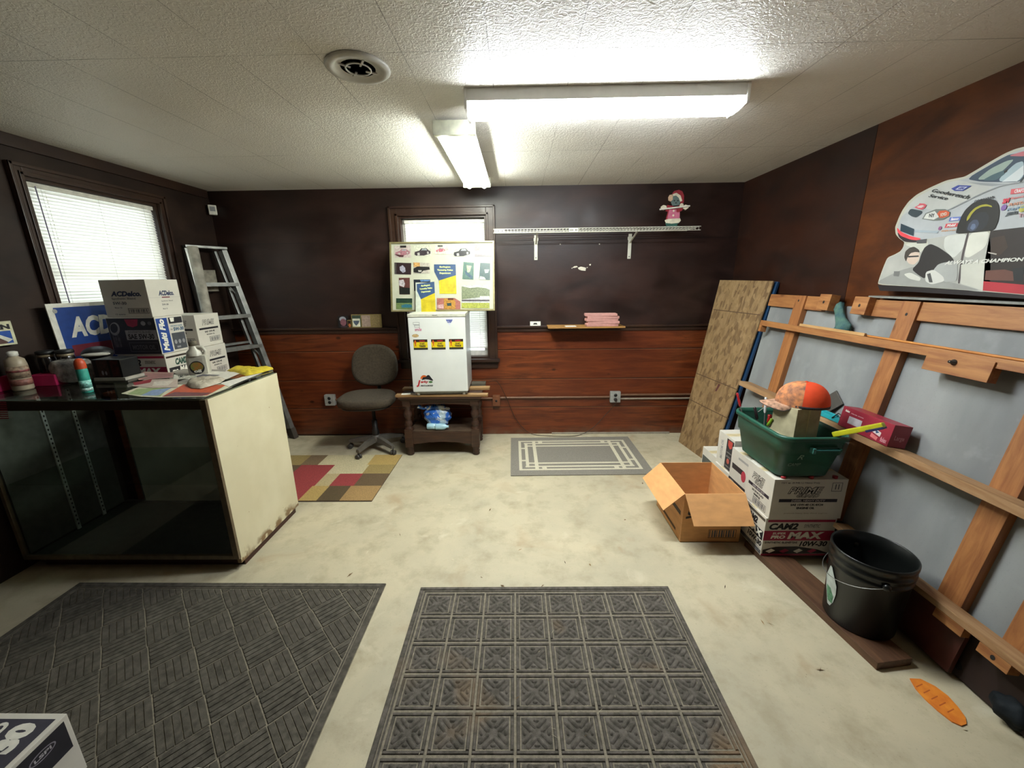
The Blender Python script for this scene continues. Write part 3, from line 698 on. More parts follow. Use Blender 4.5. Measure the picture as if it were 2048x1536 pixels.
def d_mf(m_, f, w, d, h):
    F = f['front']; m_.rect(F, .003, .004, w-.003, h-.006, DKB, .0005); m_.ell(F, w*.14, h*.7, w*.1, h*.18, SILV, .0008, rot=-.4); m_.ell(F, w*.13, h*.72, w*.075, h*.13, DKB, .0011, rot=-.4)
    m_.poly(F, [(w*.38, h*.95), (w*.66, h*.95), (w*.62, h*.78), (w*.52, h*.74), (w*.42, h*.78)], CAMR, .0008)
    m_.text(F, 'Multi Flo', w*.05, h*.2, w*.2, h*.6, GREY, .0008, .03, .2)
    m_.rect(F, w*.34, h*.4, w*.98, h*.66, SILV, .0008); m_.text(F, 'SYNTHETIC BLEND', w*.4, h*.58, w*.86, h*.64, GREY, .0011, .03); m_.text(F, 'SAE 5W-30', w*.38, h*.42, w*.92, h*.56, INK, .0011, .04)
    m_.outl(F, w*.36, h*.08, w*.96, h*.33, .003, GREY, .0008); m_.text(F, 'MOTOR OIL', w*.42, h*.14, w*.9, h*.26, GREY, .0011, .02)
    m_.ell(F, w*.75, h*.84, w*.05, h*.06, SILV, .0008); m_.ell(F, w*.88, h*.84, w*.04, h*.05, GREY, .0008)
    F = f['right']; m_.rect(F, .006, .006, d*.42, h-.012, BLU, .0005)
    m_.text(F, 'Multi Flo', 0, 0, 0, 0, PAPER, .001, .05, .25, quad=[(d*.3, h*.06), (d*.3, h*.93), (d*.1, h*.93), (d*.1, h*.06)])
    m_.rect(F, d*.47, h*.78, d*.97, h*.95, DKB, .0005); m_.poly(F, [(d*.52, h*.94), (d*.68, h*.94), (d*.66, h*.83), (d*.54, h*.83)], PAPER, .0008)
    m_.text(F, 'SYNTHETIC BLEND', d*.5, h*.69, d*.94, h*.73, M('#3e6b86', .6), .0006, .03); m_.text(F, '5W-30', d*.58, h*.57, d*.97, h*.67, M('#1f4c6a', .6), .0006, .05); m_.text(F, 'SAE', d*.47, h*.6, d*.55, h*.65, GREY, .0006, .02)
    m_.rect(F, d*.47, h*.06, d*.97, h*.52, M('#43464c', .5), .0005)
    for k in range(3): m_.ell(F, d*(.57+.15*k), h*.27, d*.05, h*.06, SILV, .0008)
    m_.rect(F, d*.58, h*.1, d*.72, h*.15, SILV, .0008)
carton('blue and black carton of 5W-30 oil under the white carton by the left window', -2.71, -2.385, 2.595, 2.815, 1.147, .247, d_mf)
def d_cm(m_, f, w, d, h):
    cam2(m_, f['front'], w, h, CAMR)
    F = f['right']; m_.rect(F, d*.03, h*.88, d*.97, h*.93, M('#2b2018', .5), .0005); m_.text(F, 'CAM2', d*.32, h*.66, d*.74, h*.84, M('#274a3c', .5), .0006, .06, .25)
    m_.rect(F, d*.06, h*.42, d*.97, h*.62, INK, .0005); m_.text(F, 'MAX', d*.42, h*.44, d*.9, h*.61, PAPER, .0009, .06, .2); m_.text(F, 'PRO', d*.15, h*.45, d*.36, h*.55, PAPER, .0009, .04, .2)
    m_.text(F, 'SAE 10W-30', d*.3, h*.28, d*.9, h*.38, INK, .0006, .04)
carton('white, red and black oil carton at the bottom of the stack by the left window', -2.70, -2.38, 2.60, 2.83, .889, .256, d_cm)
def d_pr(m_, f, w, d, h):
    for F, W_ in ((f['right'], d), (f['front'], w)):
        m_.otext(F, 'PRIME', W_*.25, h*.66, W_*.78, h*.83, INK, WHITE_BOX, .05, .0, .3)
        m_.rect(F, W_*.1, h*.52, W_*.9, h*.58, INK, .0006); m_.text(F, 'SAE 15W-40', W_*.3, h*.42, W_*.72, h*.48, INK, .0006, .04); m_.text(F, 'ENGINE OIL', W_*.36, h*.34, W_*.7, h*.38, INK, .0006, .03)
        barcode(m_, F, W_*.45, h*.12, W_*.9, h*.28)
carton('white oil carton with pencil marks, upper of the two beside the ladder', -2.72, -2.425, 2.97, 3.215, 1.133, .243, d_pr)
carton('white oil carton, lower of the two beside the ladder', -2.71, -2.415, 2.97, 3.215, .889, .243, d_pr)

# blue sign leaning at the left wall
t = thing('sign_board', 'blue sign board with white border and big white letters below the left window', 'sign', (-2.80, 2.37, 1.036))
Fq = Fr((0, 0, 0), (0, 1, 0), (-.04, 0, 1)); SW, SH = .88, .46
mb = MB(); mb.prism(Fq, [(0, 0), (SW, 0), (SW, SH), (0, SH)], -.006, 0, WHITE_P); mb.build('board', t)
mb = MB(); mb.rect(Fq, .035, .0, SW-.03, SH-.025, BLU, .0006); mb.text(Fq, 'ACDelco', .085, .245, .56, .375, WHITE_P, .001, .05, .25)
mb.rect(Fq, .07, .13, SW-.05, .2, M('#6b1a28', .5), .001); mb.ell(Fq, .04, SH-.045, .013, .013, LGREY, .0012, 14); mb.build('printing', t)
# small sign at the left edge
Fq = Fr((-2.86, 0, 0), (0, 1, 0), (0, 0, 1))
p0 = Fq.px(30, 684); p1 = Fq.px(27, 641)
mb = MB(); y1_ = p0[0]+.01; z0_, z1_ = p0[1]-.012, p1[1]
Fz = Fr((-2.86, y1_-.30, z0_), (0, 1, 0), (0, 0, 1)); hh = z1_-z0_
mb.prism(Fz, [(0, 0), (.3, 0), (.3, hh), (0, hh)], -.006, 0, M('#d2cfae', .5))
mb.text(Fz, 'AUBURN', .06, hh*.66, .288, hh*.88, INK, .0006, .06); mb.rect(Fz, .012, .01, .285, hh*.6, BLUE, .0006); mb.poly(Fz, [(.10, .01), (.2, hh*.58), (.225, hh*.5), (.285, hh*.22), (.25, .01)], M('#d8d8cc', .5), .001); mb.poly(Fz, [(.13, .01), (.21, hh*.44), (.262, hh*.12), (.25, .01)], M('#5a3a34', .5), .0014)
tag(mb.build('small_sign', at=(-2.86, y1_-.15, z0_)), 'small white and blue sign with black capitals at the far left', 'sign')

# --- small things on the case
def O(x, y): p = on(x, y, 2, CZ); return p.x, p.y, CZ+.0005
x, y, z = O(48, 779)
t = thing('lotion_bottle', 'cream plastic bottle with white cap and faded red label on the display case', 'bottle', (x, y, z))
BT = M('#a89a84', .4, var=.05); mb = MB(); mb.X = Matrix.Scale(1.15, 4); mb.lathe([(.0001, 0), (.034, 0), (.037, .006), (.037, .125), (.033, .15), (.018, .162), (.015, .168)], BT, 28); mb.build('bottle_body', t)
mb = MB(); mb.X = Matrix.Scale(1.15, 4); mb.lathe([(.0372, .06), (.0376, .06), (.0376, .118), (.0372, .118)], M('#8f7a66', .5, var=.3, sc=70), 28); mb.lathe([(.0376, .09), (.0379, .09), (.0379, .1), (.0376, .1)], M('#7a3c3c', .5, var=.3, sc=90), 28); mb.lathe([(.0376, .025), (.0379, .025), (.0379, .055), (.0372, .055)], M('#8a5a50', .5, var=.2, sc=60), 28); mb.build('wrap_label', t)
mb = MB(); mb.X = Matrix.Scale(1.15, 4); mb.lathe([(.017, .166), (.019, .168), (.019, .186), (.01, .19), (.0001, .191)], WHITE_P, 20); mb.build('cap', t)
x, y, z = O(176, 785)
t = thing('spray_can', 'turquoise spray can with orange cap on the front edge of the display case', 'spray can', (x, y, z))
TQ = M('#3b9c8c', .35, var=.08, sc=60); mb = MB(); mb.lathe([(.0001, 0), (.022, 0), (.024, .003), (.024, .125), (.021, .135)], TQ, 28); mb.build('can', t)
mb = MB(); mb.lathe([(.0242, .03), (.0245, .03), (.0245, .07), (.0242, .07)], M('#8fd0c4', .4, var=.3, sc=80), 28); mb.lathe([(.0242, .012), (.0246, .012), (.0246, .028), (.0242, .028)], M('#a8c9c2', .4, var=.35, sc=90), 28); mb.build('wrap_label', t)
mb = MB(); mb.lathe([(.0235, .133), (.0235, .16), (.02, .175), (.012, .186), (.0001, .189)], M('#c24a24', .45, var=.06), 24); mb.build('cap', t)
JB = M('#15110f', .2, spec=.7)
for k, (jx, jy, lab) in enumerate(((48, 738, 'dark glass jar with black lid behind the cream bottle'), (88, 742, 'dark glass jar with pale rim right of the cream bottle'))):
    x, y, z = (-2.81, -2.725)[k], (2.29, 2.32)[k], CZ+.0005; t = thing('jar', lab, 'jar', (x, y, z), group='dark jars')
    mb = MB(); mb.lathe([(.0001, 0), (.036, 0), (.038, .008), (.038, .145), (.034, .158)], JB, 26); mb.build('jar_body', t)
    mb = MB(); mb.lathe([(.034, .156), (.037, .158), (.037, .17), (.03, .174), (.0001, .174)], M('#8d8168', .4, .4), 26); mb.build('rim', t)
    mb = MB(); mb.lathe([(.0001, .1735), (.039, .174), (.041, .176), (.041, .19), (.036, .194), (.0001, .194)], BLK, 26); mb.build('lid', t)
x, y, z = -2.775, 2.165, CZ+.0005
PK = M('#b01a52', .6, var=.05)
mb = MB(); mb.box(-.06, .075, .0, .09, 0, .065, PK, .004); o = mb.build('pink_box'); o.location = (x, y+.03, z); o.rotation_euler = (0, 0, .2); tag(o, 'bright pink box behind the cream bottle', 'box')
x, y, z = O(4, 786)
mb = MB(); mb.box(-.12, -.03, 0, .10, 0, .08, PK, .004); o = mb.build('pink_box'); o.location = (x-.0, y, z); tag(o, 'bright pink box at the left edge of the picture on the case', 'box')
# plastic parcel
x, y, z = O(110, 770)
BAGG = M('#4a4644', .18, var=.5, sc=22, bump=1., bsc=40, spec=.8, col2='#aaa6a0')
mb = MB(); mb.blob((.0, .02, .075), (.1, .045, .075), BAGG, 24, 14, lambda d: 1.15/max(abs(d.x)**1.0+.12, abs(d.y), abs(d.z)+.1, .75)*.86+.04*math.sin(9*d.x+7*d.z)); o = mb.build('plastic_parcel'); o.location = (x+.075, y+.03, z); o.rotation_euler = (0, 0, .15)
tag(o, 'crinkled clear plastic parcel of dark contents left of the spray can', 'bag')
# black box of photographs with white underside
x, y, z = O(250, 765)
t = thing('picture_box', 'glossy black box with a dark photograph on its face, right of the spray can', 'box', (x, y, z+.012), (0, 0, .02))
mb = MB(); mb.box(-.17, .0, 0, .12, .018, .128, BLACKG, .006); mb.build('body', t)
mb = MB(); mb.box(-.175, .012, -.004, .125, 0, .018, M('#a9a599', .5), .002); mb.build('base_tray', t)
mb = MB(); Ff = Fr((-.17, 0, .018), (1, 0, 0), (0, 0, 1)); PH = M('#2c211f', .3, var=.6, sc=45, col2='#4b3430')
mb.rect(Ff, .03, .004, .095, .106, PH, .0008); mb.rect(Ff, .11, .004, .158, .104, M('#3a1512', .3, var=.5, sc=30), .0008); mb.ell(Ff, .055, .03, .006, .014, M('#8f8a92', .4), .0012); mb.ell(Ff, .075, .028, .006, .012, M('#8f8a92', .4), .0012); mb.build('face_photo', t)
mb = MB(); mb.box(-.19, .02, .0, .13, 0, .011, M('#5a564d', .5), .002); o = mb.build('flat_box'); o.location = (x+.0, y-.0, z); tag(o, 'flat grey box beneath the glossy black photograph box', 'box')
# cap lying on top of the parcel
x, y, z = O(170, 735)
t = thing('baseball_cap', 'black cap with pale brim lying in front of the blue sign', 'cap', (on(178, 700, 1, 2.44).x+.05, 2.44, CZ+.0005), (0, 0, .3))
mb = MB(); mb.blob((0, 0, .145), (.08, .07, .05), BLK, 20, 10, lambda d: 1 if d.z > 0 else .9); mb.build('crown', t)
mb = MB(); mb.lathe([(.0001, 0), (.06, 0), (.065, .145), (.0001, .148)], BLK, 20); mb.build('stand', t)
mb = MB(); mb.blob((.02, -.055, .15), (.072, .045, .012), M('#b9b4a6', .6), 20, 8); mb.build('brim', t)
# motor oil jug
x, y, z = O(402, 749)
t = thing('oil_jug', 'white plastic oil jug with grimy cap and coloured label on the case', 'jug', (x, y, z), (0, 0, .35))
JW = M('#b5b1a3', .35, var=.08, sc=12); mb = MB(); mb.box(-.055, .055, -.035, .035, 0, .13, JW, .02); mb.lathe([(.045, .125), (.04, .15), (.022, .17), (.018, .19)], JW, 20, (-.01, 0, 0)); mb.build('jug_body', t)
mb = MB(); mb.tube([(.035, 0, .115), (.05, 0, .15), (.035, 0, .175), (.005, 0, .178)], .011, JW, 10); mb.build('handle', t)
mb = MB(); mb.lathe([(.02, .187), (.022, .19), (.022, .215), (.0001, .217)], M('#5c5444', .7, var=.3, sc=40), 18, (-.01, 0, 0)); mb.build('cap', t)
mb = MB(); Fj = Fr((-.055, -.0355, 0), (1, 0, 0), (0, 0, 1)); mb.ell(Fj, .055, .052, .04, .042, DKB, .0006); mb.ell(Fj, .055, .057, .034, .03, M('#a5632a', .5, var=.4, sc=50, col2='#5a7a3c'), .001); mb.text(Fj, 'oil', .035, .02, .075, .04, WHITE_P, .0014, .05); mb.build('front_label', t)
# papers on the case: traced on the top
Ft = Fr((0, 0, CZ), (1, 0, 0), (0, 1, 0))
def sheet(lab, pts, col, lift, extra=None, name='paper_sheet', cat='paper', k=5.12, ox=180, oy=540, curl=.0):
    m_ = MB(); P = Ft.pxs(pts, k, ox, oy); m_.prism(Ft, P, lift-.0012, lift, M(col, .55, var=.06, sc=40) if isinstance(col, str) else col)
    if extra: 
        for pts2, c2, l2 in extra: m_.poly(Ft, Ft.pxs(pts2, k, ox, oy), M(c2, .5, var=.12, sc=60), lift+l2)
    cx_ = sum(p[0] for p in P)/len(P); cy_ = sum(p[1] for p in P)/len(P)
    return tag(m_.build(name, at=(cx_, cy_, CZ+lift)), lab, cat, 'papers on the display case')
sheet('magazine with green, blue and orange cover at the front right corner of the case', [(320, 1268), (560, 1180), (1420, 1172), (1560, 1120), (1400, 1215), (1180, 1300), (720, 1308), (520, 1300)], '#c9c4a8', .0022,
      [([(480, 1225), (830, 1190), (720, 1300), (380, 1275)], '#8fa06a', .0004), ([(640, 1235), (840, 1210), (700, 1290), (520, 1290)], '#7f93b5', .0007), ([(960, 1175), (1400, 1180), (1200, 1290), (740, 1300)], '#b04a24', .0004), ([(870, 1255), (1260, 1262), (1150, 1295), (740, 1302)], '#6d3a3c', .0007)], 'magazine', 'magazine')
sheet('red and white flyer lying left of the crumpled cloth', [(430, 1195), (560, 1130), (900, 1120), (900, 1210), (640, 1215)], '#b9a89a', .0046, [([(440, 1160), (640, 1125), (620, 1160), (460, 1190)], '#8f2430', .0004), ([(660, 1150), (860, 1140), (800, 1190), (640, 1195)], '#cfc6b8', .0004)])
sheet('pink-lined form on the pile behind the red flyer', [(470, 1085), (560, 1050), (860, 1060), (850, 1110), (500, 1135)], '#bf9b92', .0064, [([(500, 1075+14*k), (840, 1068+12*k), (840, 1072+12*k), (500, 1081+14*k)], '#a8606a', .0004) for k in range(4)])
sheet('white paper with a dark picture on top of the pile', [(1080, 1080), (1160, 1045), (1560, 1060), (1400, 1130), (1100, 1130)], '#cfcabd', .0082, [([(1090, 1100), (1160, 1080), (1340, 1088), (1250, 1115), (1110, 1125)], '#54515a', .0004)])
sheet('grey newspaper at the back of the pile', [(840, 1050), (960, 1020), (1400, 1028), (1380, 1055), (900, 1080)], '#9a948a', .0052)
sheet('white edge sheets under the yellow bag', [(1330, 1165), (1560, 1100), (1760, 1060), (1560, 1140), (1420, 1200)], '#d6d2c6', .0036)
# crumpled white cloth and yellow bag
def crumple(lab, pts, col, lift, h, name, cat, seed, col2=None):
    rnd = random.Random(seed); P = Ft.pxs(pts, 5.12, 180, 540); cx_ = sum(p[0] for p in P)/len(P); cy_ = sum(p[1] for p in P)/len(P)
    n = len(P)*4; ring = []
    for i in range(n):
        a = i/4; j = int(a); f_ = a-j; p = P[j % len(P)]; q_ = P[(j+1) % len(P)]; ring.append((p[0]*(1-f_)+q_[0]*f_, p[1]*(1-f_)+q_[1]*f_))
    vs = []; L_ = 7
    for r in range(L_+1):
        s_ = 1-r/L_*.97
        for i, (a, b) in enumerate(ring):
            z_ = lift if r == 0 else lift+h*(.35+.65*math.sin(min(1, r/3)*math.pi/2))*(.65+.5*rnd.random())
            vs.append((cx_+(a-cx_)*s_, cy_+(b-cy_)*s_, CZ+z_))
    fs = [(r*n+i, r*n+(i+1) % n, (r+1)*n+(i+1) % n, (r+1)*n+i) for r in range(L_) for i in range(n)]+[[L_*n+i for i in range(n)]]
    m_ = MB(); m_.add(vs, fs, M(col, .7, var=.1, sc=30, bump=.4, col2=col2), True); return tag(m_.build(name, at=(cx_, cy_, CZ+lift)), lab, cat)
crumple('crumpled dirty-white cloth at the front of the paper pile', [(985, 1185), (1010, 1140), (1120, 1120), (1330, 1110), (1390, 1130), (1330, 1170), (1250, 1195), (1140, 1225), (1040, 1220)], '#8f8674', .006, .022, 'cloth', 'cloth', 3, '#b5ac9a')
crumple('yellow plastic bag at the far right corner of the case', [(1400, 1040), (1480, 1000), (1620, 1005), (1740, 1018), (1870, 1005), (1880, 1025), (1740, 1065), (1600, 1095), (1540, 1075)], '#a8901c', .006, .016, 'plastic_bag', 'bag', 5, '#cdb92e')

# ---------------------------------------------------------------- stepladder in the corner
top = Vector((-2.752, 3.86, 1.90)); bot = Vector((-2.40, 3.93, 0.0))
wd = Vector((-.42, -.907, 0)).normalized()            # along the treads, towards the camera
t = thing('stepladder', 'dusty folded aluminium stepladder leaning in the left back corner', 'ladder', tuple(bot))
tl = top+wd*.30; bl = bot+wd*.52
ll = lambda p: tuple(Vector(p)-bot)
nrm = (bot-top).normalized().cross(wd).normalized()
if nrm.x < 0: nrm = -nrm
for a, b in ((top, bot), (tl, bl)):
    mb = MB(); mb.bar(ll(a), ll(b), .045, .07, ALU, tuple(nrm), .002)
    d_ = (b-a).normalized(); mb.bar(ll(b-d_*.0+Vector((0, 0, .0))), ll(b-d_*.12), .05, .078, M('#3d352e', .7), tuple(nrm)); mb.build('front_rail', t)
for k in range(1, 6):
    f_ = k*.3/1.93*1.0+.005; a = top.lerp(bot, f_); b = tl.lerp(bl, f_)
    mb = MB(); mb.bar(ll(a-wd*.01), ll(b+wd*.01), .08, .034, ALU, (0, 0, 1), .002); mb.build('tread', t)
    if k in (1, 3, 5):
        mb = MB(); mb.bar(ll(a+wd*.01+Vector((0, 0, -.09))), ll(a+wd*.07), .012, .004, ALU, tuple(nrm)); mb.bar(ll(b-wd*.01+Vector((0, 0, -.09))), ll(b-wd*.07), .012, .004, ALU, tuple(nrm)); mb.build('tread_brace', t)
mb = MB(); cc = (top+tl)/2; mb.bar(ll(top-wd*.02+Vector((0, 0, .02))), ll(tl+wd*.02+Vector((0, 0, .02))), .10, .022, ALU, (0, 0, 1), .004); mb.build('top_cap', t)
back = -nrm*.055; brs = []
for a, b in ((top+wd*.04, bot+wd*.05-Vector((0, 0, -.02))), (tl-wd*.04, bl-wd*.05-Vector((0, 0, -.02)))):
    mb = MB(); mb.bar(ll(a+back), ll(b+back), .022, .035, ALU, tuple(nrm), .002); mb.build('rear_rail', t); brs.append((a+back, b+back))
for f_ in (.45, .7, .92):
    mb = MB(); mb.bar(ll(brs[0][0].lerp(brs[0][1], f_)), ll(brs[1][0].lerp(brs[1][1], f_)), .03, .02, ALU, (0, 0, 1)); mb.build('rear_brace', t)
c_ = top.lerp(bot, .12)+wd*.17-nrm*.05
mb = MB(); mb.bar(ll(c_+wd*.075-Vector((0, 0, .12))), ll(c_+wd*.075+Vector((0, 0, .05))), .005, .0, ALU) if 0 else None
mb.bar(ll(c_-Vector((0, 0, .13))), ll(c_+Vector((0, 0, .06))), .11, .012, M('#6d675a', .5, .3, var=.2), tuple(nrm), .004); mb.build('pail_shelf', t)
# rolled tube leaning on the ladder
a = Vector((-2.62, 2.99+.27, .89)); 
p1 = on(385, 494, 1, 3.42); p2 = on(432, 705, 1, 3.30)
t = thing('rolled_chart', 'grimy white rolled tube leaning against the left side of the ladder', 'roll', (p2.x, p2.y, .889))
d_ = p1-p2; p0 = p2-d_*((p2.z-.90)/d_.z)
off = Vector((p2.x, p2.y, .889))
mb = MB(); RT = M('#8f8a7e', .7, var=.18, sc=14, bump=.2); mb.tube([tuple(p0-off), tuple(p1-off)], .038, RT, 18, caps=False); mb.tube([tuple(p0-off), tuple(p1-off)], .034, RT, 18, caps=False); mb.build('tube', t)
mb = MB(); e_ = (p1-p0).normalized(); mb.tube([tuple(p1-off-e_*.03), tuple(p1-off-e_*.028)], .0345, BLK, 18); mb.build('inner_end', t)

# ---------------------------------------------------------------- office chair
CG = M('#322a1e', .9, var=.12, sc=60, bump=.6, bsc=300, col2='#453a2c'); PL = M('#57524a', .5, var=.06); PLD = M('#1f1d1b', .5)
cx, cy = -1.41, 3.64
t = thing('office_chair', 'olive-brown fabric office chair on a grey five-star base', 'chair', (cx, cy, 0), (0, 0, .05))
def pad(m_, w, d, h, mat, ex=3.2, taper=0.):
    n = 36; rings = [(0, .9), (.15, .985), (.5, 1.), (.8, .985), (.95, .94), (1, .86)]
    vs = []
    for zf, s_ in rings:
        for i in range(n):
            a = 2*math.pi*i/n; c_, q_ = math.cos(a), math.sin(a)
            x_ = abs(c_)**(2/ex)*(1 if c_ > 0 else -1)*w/2*s_; y_ = abs(q_)**(2/ex)*(1 if q_ > 0 else -1)*d/2*s_
            x_ *= 1-taper*(y_/d+.5); vs.append((x_, y_, zf*h))
    m_.add(vs, [(r*n+i, r*n+(i+1) % n, (r+1)*n+(i+1) % n, (r+1)*n+i) for r in range(len(rings)-1) for i in range(n)], mat, True)
    m_.add(vs[:n], [list(range(n))[::-1]], mat); m_.add(vs[-n:], [list(range(n))], mat, True)
mb = MB(); mb.X = Matrix.Translation((-.03, -.03, .485)) @ Matrix.Rotation(.03, 4, 'X'); pad(mb, .55, .44, .08, CG, 2.7, .1); mb.build('seat', t)
mb = MB(); mb.X = Matrix.Translation((-.03, -.03, .458)); pad(mb, .46, .4, .03, PLD, 3); mb.build('seat_pan', t)
mb = MB(); mb.X = Matrix.Translation((-.01, .215, .80)) @ Matrix.Rotation(math.radians(90-9), 4, 'X') @ Matrix.Translation((0, 0, -.035)); pad(mb, .475, .415, .07, CG, 2.5, .1); mb.build('backrest', t)
mb = MB(); mb.tube([(0, .08, .43), (0, .2, .42), (0, .25, .5), (0, .265, .7)], .018, PLD, 8); mb.build('back_support', t)
mb = MB(); mb.lathe([(.0001, .08), (.032, .08), (.032, .2), (.026, .21), (.026, .3), (.016, .3), (.016, .44)], PLD, 18); mb.build('gas_column', t)
mb = MB(); mb.lathe([(.0001, .085), (.05, .085), (.055, .1), (.05, .135), (.035, .15)], PL, 20); mb.build('base_hub', t)
for k in range(5):
    a = math.radians(-112+72*k); c_, q_ = math.cos(a), math.sin(a); r_ = .27
    m_ = MB(); vs = []
    for s_, w_, z0_, z1_ in ((.03, .028, .085, .14), (.15, .026, .085, .125), (r_, .02, .07, .098)):
        for sx, zz_ in ((-1, z0_), (1, z0_), (1*.7, z1_), (-.7, z1_)): vs.append((c_*s_-q_*sx*w_, q_*s_+c_*sx*w_, zz_))
    m_.add(vs, [(i*4+j, i*4+(j+1) % 4, (i+1)*4+(j+1) % 4, (i+1)*4+j) for i in range(2) for j in range(4)]+[(8, 9, 10, 11)], PL); lg = m_.build('base_leg', t)
    m_ = MB(); px_, py_ = c_*(r_-.005), q_*(r_-.005); m_.tube([(px_, py_, .04), (px_, py_, .08)], .006, PLD, 6)
    for s_ in (-1, 1):
        m_.X = Matrix.Translation((px_, py_, .0265)) @ Matrix.Rotation(a+.4*k, 4, 'Z') @ Matrix.Rotation(math.pi/2, 4, 'Y'); m_.lathe([(.0001, s_*.006), (.022, s_*.006), (.0255, s_*.01), (.0255, s_*.02), (.018, s_*.024), (.0001, s_*.024)] if s_ > 0 else [(.0001, -.024), (.018, -.024), (.0255, -.02), (.0255, -.01), (.022, -.006), (.0001, -.006)], M('#3c3834', .45), 16)
    m_.X = Matrix.Identity(4); m_.build('caster', lg)

# ---------------------------------------------------------------- end table, fridge, board
TW = M('#2c1a11', .45, var=.2, sc=8, bump=.15, stretch=(1, 6, 6), col2='#452b1c'); 
TX0, TX1, TY0, TY1, TZ = -1.10, -.345, 3.44, 3.90, .585
t = thing('end_table', 'dark turned-leg end table with lower shelf under the small fridge', 'table', ((TX0+TX1)/2, (TY0+TY1)/2, 0))
wx, wy = (TX1-TX0)/2, (TY1-TY0)/2
mb = MB(); mb.box(-wx, wx, -wy, wy, TZ-.022, TZ, TW, .006); mb.box(-wx+.012, wx-.012, -wy+.012, wy-.012, TZ-.04, TZ-.022, TW, .006); mb.build('table_top', t)
LGP = [(.036, .35), (.036, .34), (.028, .333), (.033, .322), (.024, .312), (.037, .285), (.040, .265), (.034, .24), (.024, .225), (.031, .218), (.024, .21), (.032, .195), (.036, .17), (.036, .16), (.028, .15), (.036, .14), (.038, .12)]
for sx in (-1, 1):
    for sy in (-1, 1):
        x_, y_ = sx*(wx-.065), sy*(wy-.06)
        m_ = MB(); m_.box(x_-.036, x_+.036, y_-.036, y_+.036, .49, TZ-.04, TW, .004)
        m_.lathe([(r_, z_+.14) for r_, z_ in LGP][::-1], TW, 20, (x_, y_, 0)); m_.box(x_-.037, x_+.037, y_-.037, y_+.037, .085, .262, TW, .004)
        m_.lathe([(.0001, 0), (.026, 0), (.034, .01), (.03, .03), (.036, .04), (.028, .055), (.034, .07), (.034, .086)], TW, 20, (x_, y_, 0)); m_.build('leg', t)
mb = MB(); mb.box(-wx+.07, wx-.07, -wy+.05, wy-.05, .225, .243, M('#3d2c20', .6, var=.25, sc=12, col2='#5c4a38'), .003); mb.build('lower_shelf', t)
def apron(z0_, z1_, nm, dip):
    for F, n_ in ((Fr((-wx+.09, -wy+.035, 0), (1, 0, 0), (0, 0, 1)), 2*wx-.18), (Fr((-wx+.09, wy-.03, 0), (1, 0, 0), (0, 0, 1)), 2*wx-.18), (Fr((wx-.035, -wy+.09, 0), (0, 1, 0), (0, 0, 1)), 2*wy-.18), (Fr((-wx+.045, -wy+.09, 0), (0, 1, 0), (0, 0, 1)), 2*wy-.18)):
        P = [(0, z1_), (0, z0_)]
        for k in range(1, 24):
            u = k/24; P.append((n_*u, z0_+dip*(.5+.5*math.cos(math.pi+2*math.pi*u))*(1 if abs(u-.5) > .18 else .72)))
        P += [(n_, z0_), (n_, z1_)]; m_ = MB(); m_.prism(F, P, -.018, 0, TW); m_.build(nm, t)
apron(.115, .228, 'lower_apron', .03); apron(.50, .546, 'upper_apron', .012)
mb = MB(); mb.box(-.40, .44, .05, .13, 0, .02, wood('#7a5c38', '#9c7a50', ax='x'), .002); o = mb.build('wood_board'); o.location = (-.72, 3.62, TZ+.0005); tag(o, 'raw pine strip hidden under the back of the fridge on the end table', 'board')
mb = MB(); mb.box(-.40, .44, -.18, -.115, 0, .02, wood('#7a5c38', '#9c7a50', ax='x'), .002); o = mb.build('wood_board'); o.location = (-.72, 3.62, TZ+.0005); tag(o, 'pine strip along the front edge of the end table under the fridge door', 'board')
mb = MB(); mb.box(-.04, .04, -.02, .02, 0, .003, PAPER); o = mb.build('folded_paper'); o.location = (-1.03, 3.475, TZ+.021); o.rotation_euler = (0, 0, .2); tag(o, 'small white folded paper on the board left of the fridge', 'paper')
mb = MB(); mb.box(-.07, .07, -.05, .05, 0, .035, M('#4a4438', .6, bump=.2), .004); o = mb.build('small_box'); o.location = (-.40, 3.84, TZ+.0005); tag(o, 'small dark box on the end table behind the right edge of the fridge', 'box')
# fridge
FW, FD, FZ0, FH = .49, .47, TZ+.021, .725
FRW = M('#d6d8d2', .35, var=.02, sc=6, bump=.03); fx, fy = -.7, 3.42
t = thing('mini_fridge', 'small white fridge with stickers on its door, on the end table', 'fridge', (fx, fy, FZ0), (0, 0, .03))
mb = MB(); mb.box(-FW/2+.003, FW/2-.003, .055, FD, .022, FH-.006, M('#aeb0ab', .4, var=.03), .006); mb.box(-FW/2+.01, FW/2-.01, .052, .06, .03, FH-.03, M('#55564f', .6)); mb.build('body', t)
mb = MB(); mb.box(-FW/2, FW/2, .0, .05, .035, FH-.03, FRW, .01); dr = mb.build('door', t)
mb = MB(); mb.box(-FW/2-.002, FW/2+.002, -.002, FD, FH-.028, FH, M('#b9b8a8', .4), .006); mb.build('top_trim', t)
mb = MB(); mb.box(-FW/2+.01, FW/2-.01, .02, .05, .012, .033, M('#8e8f88', .5)); mb.build('plinth', t)
for sx in (-1, 1):
    mb = MB(); mb.lathe([(.0001, -.0), (.014, -.0), (.014, .024)], M('#bdbcb4', .5), 12, (sx*(FW/2-.04), .03, 0)); mb.build('foot', t)
Fd = Fr((-FW/2, 0, 0), (1, 0, 0), (0, 0, 1))
mb = MB(); mb.text(Fd, 'SANYO'.lower(), FW*.43, FH-.018, FW*.52, FH-.01, INK, .0026, .04); mb.build('maker_badge', t)
OR = M('#c25a1c', .5)
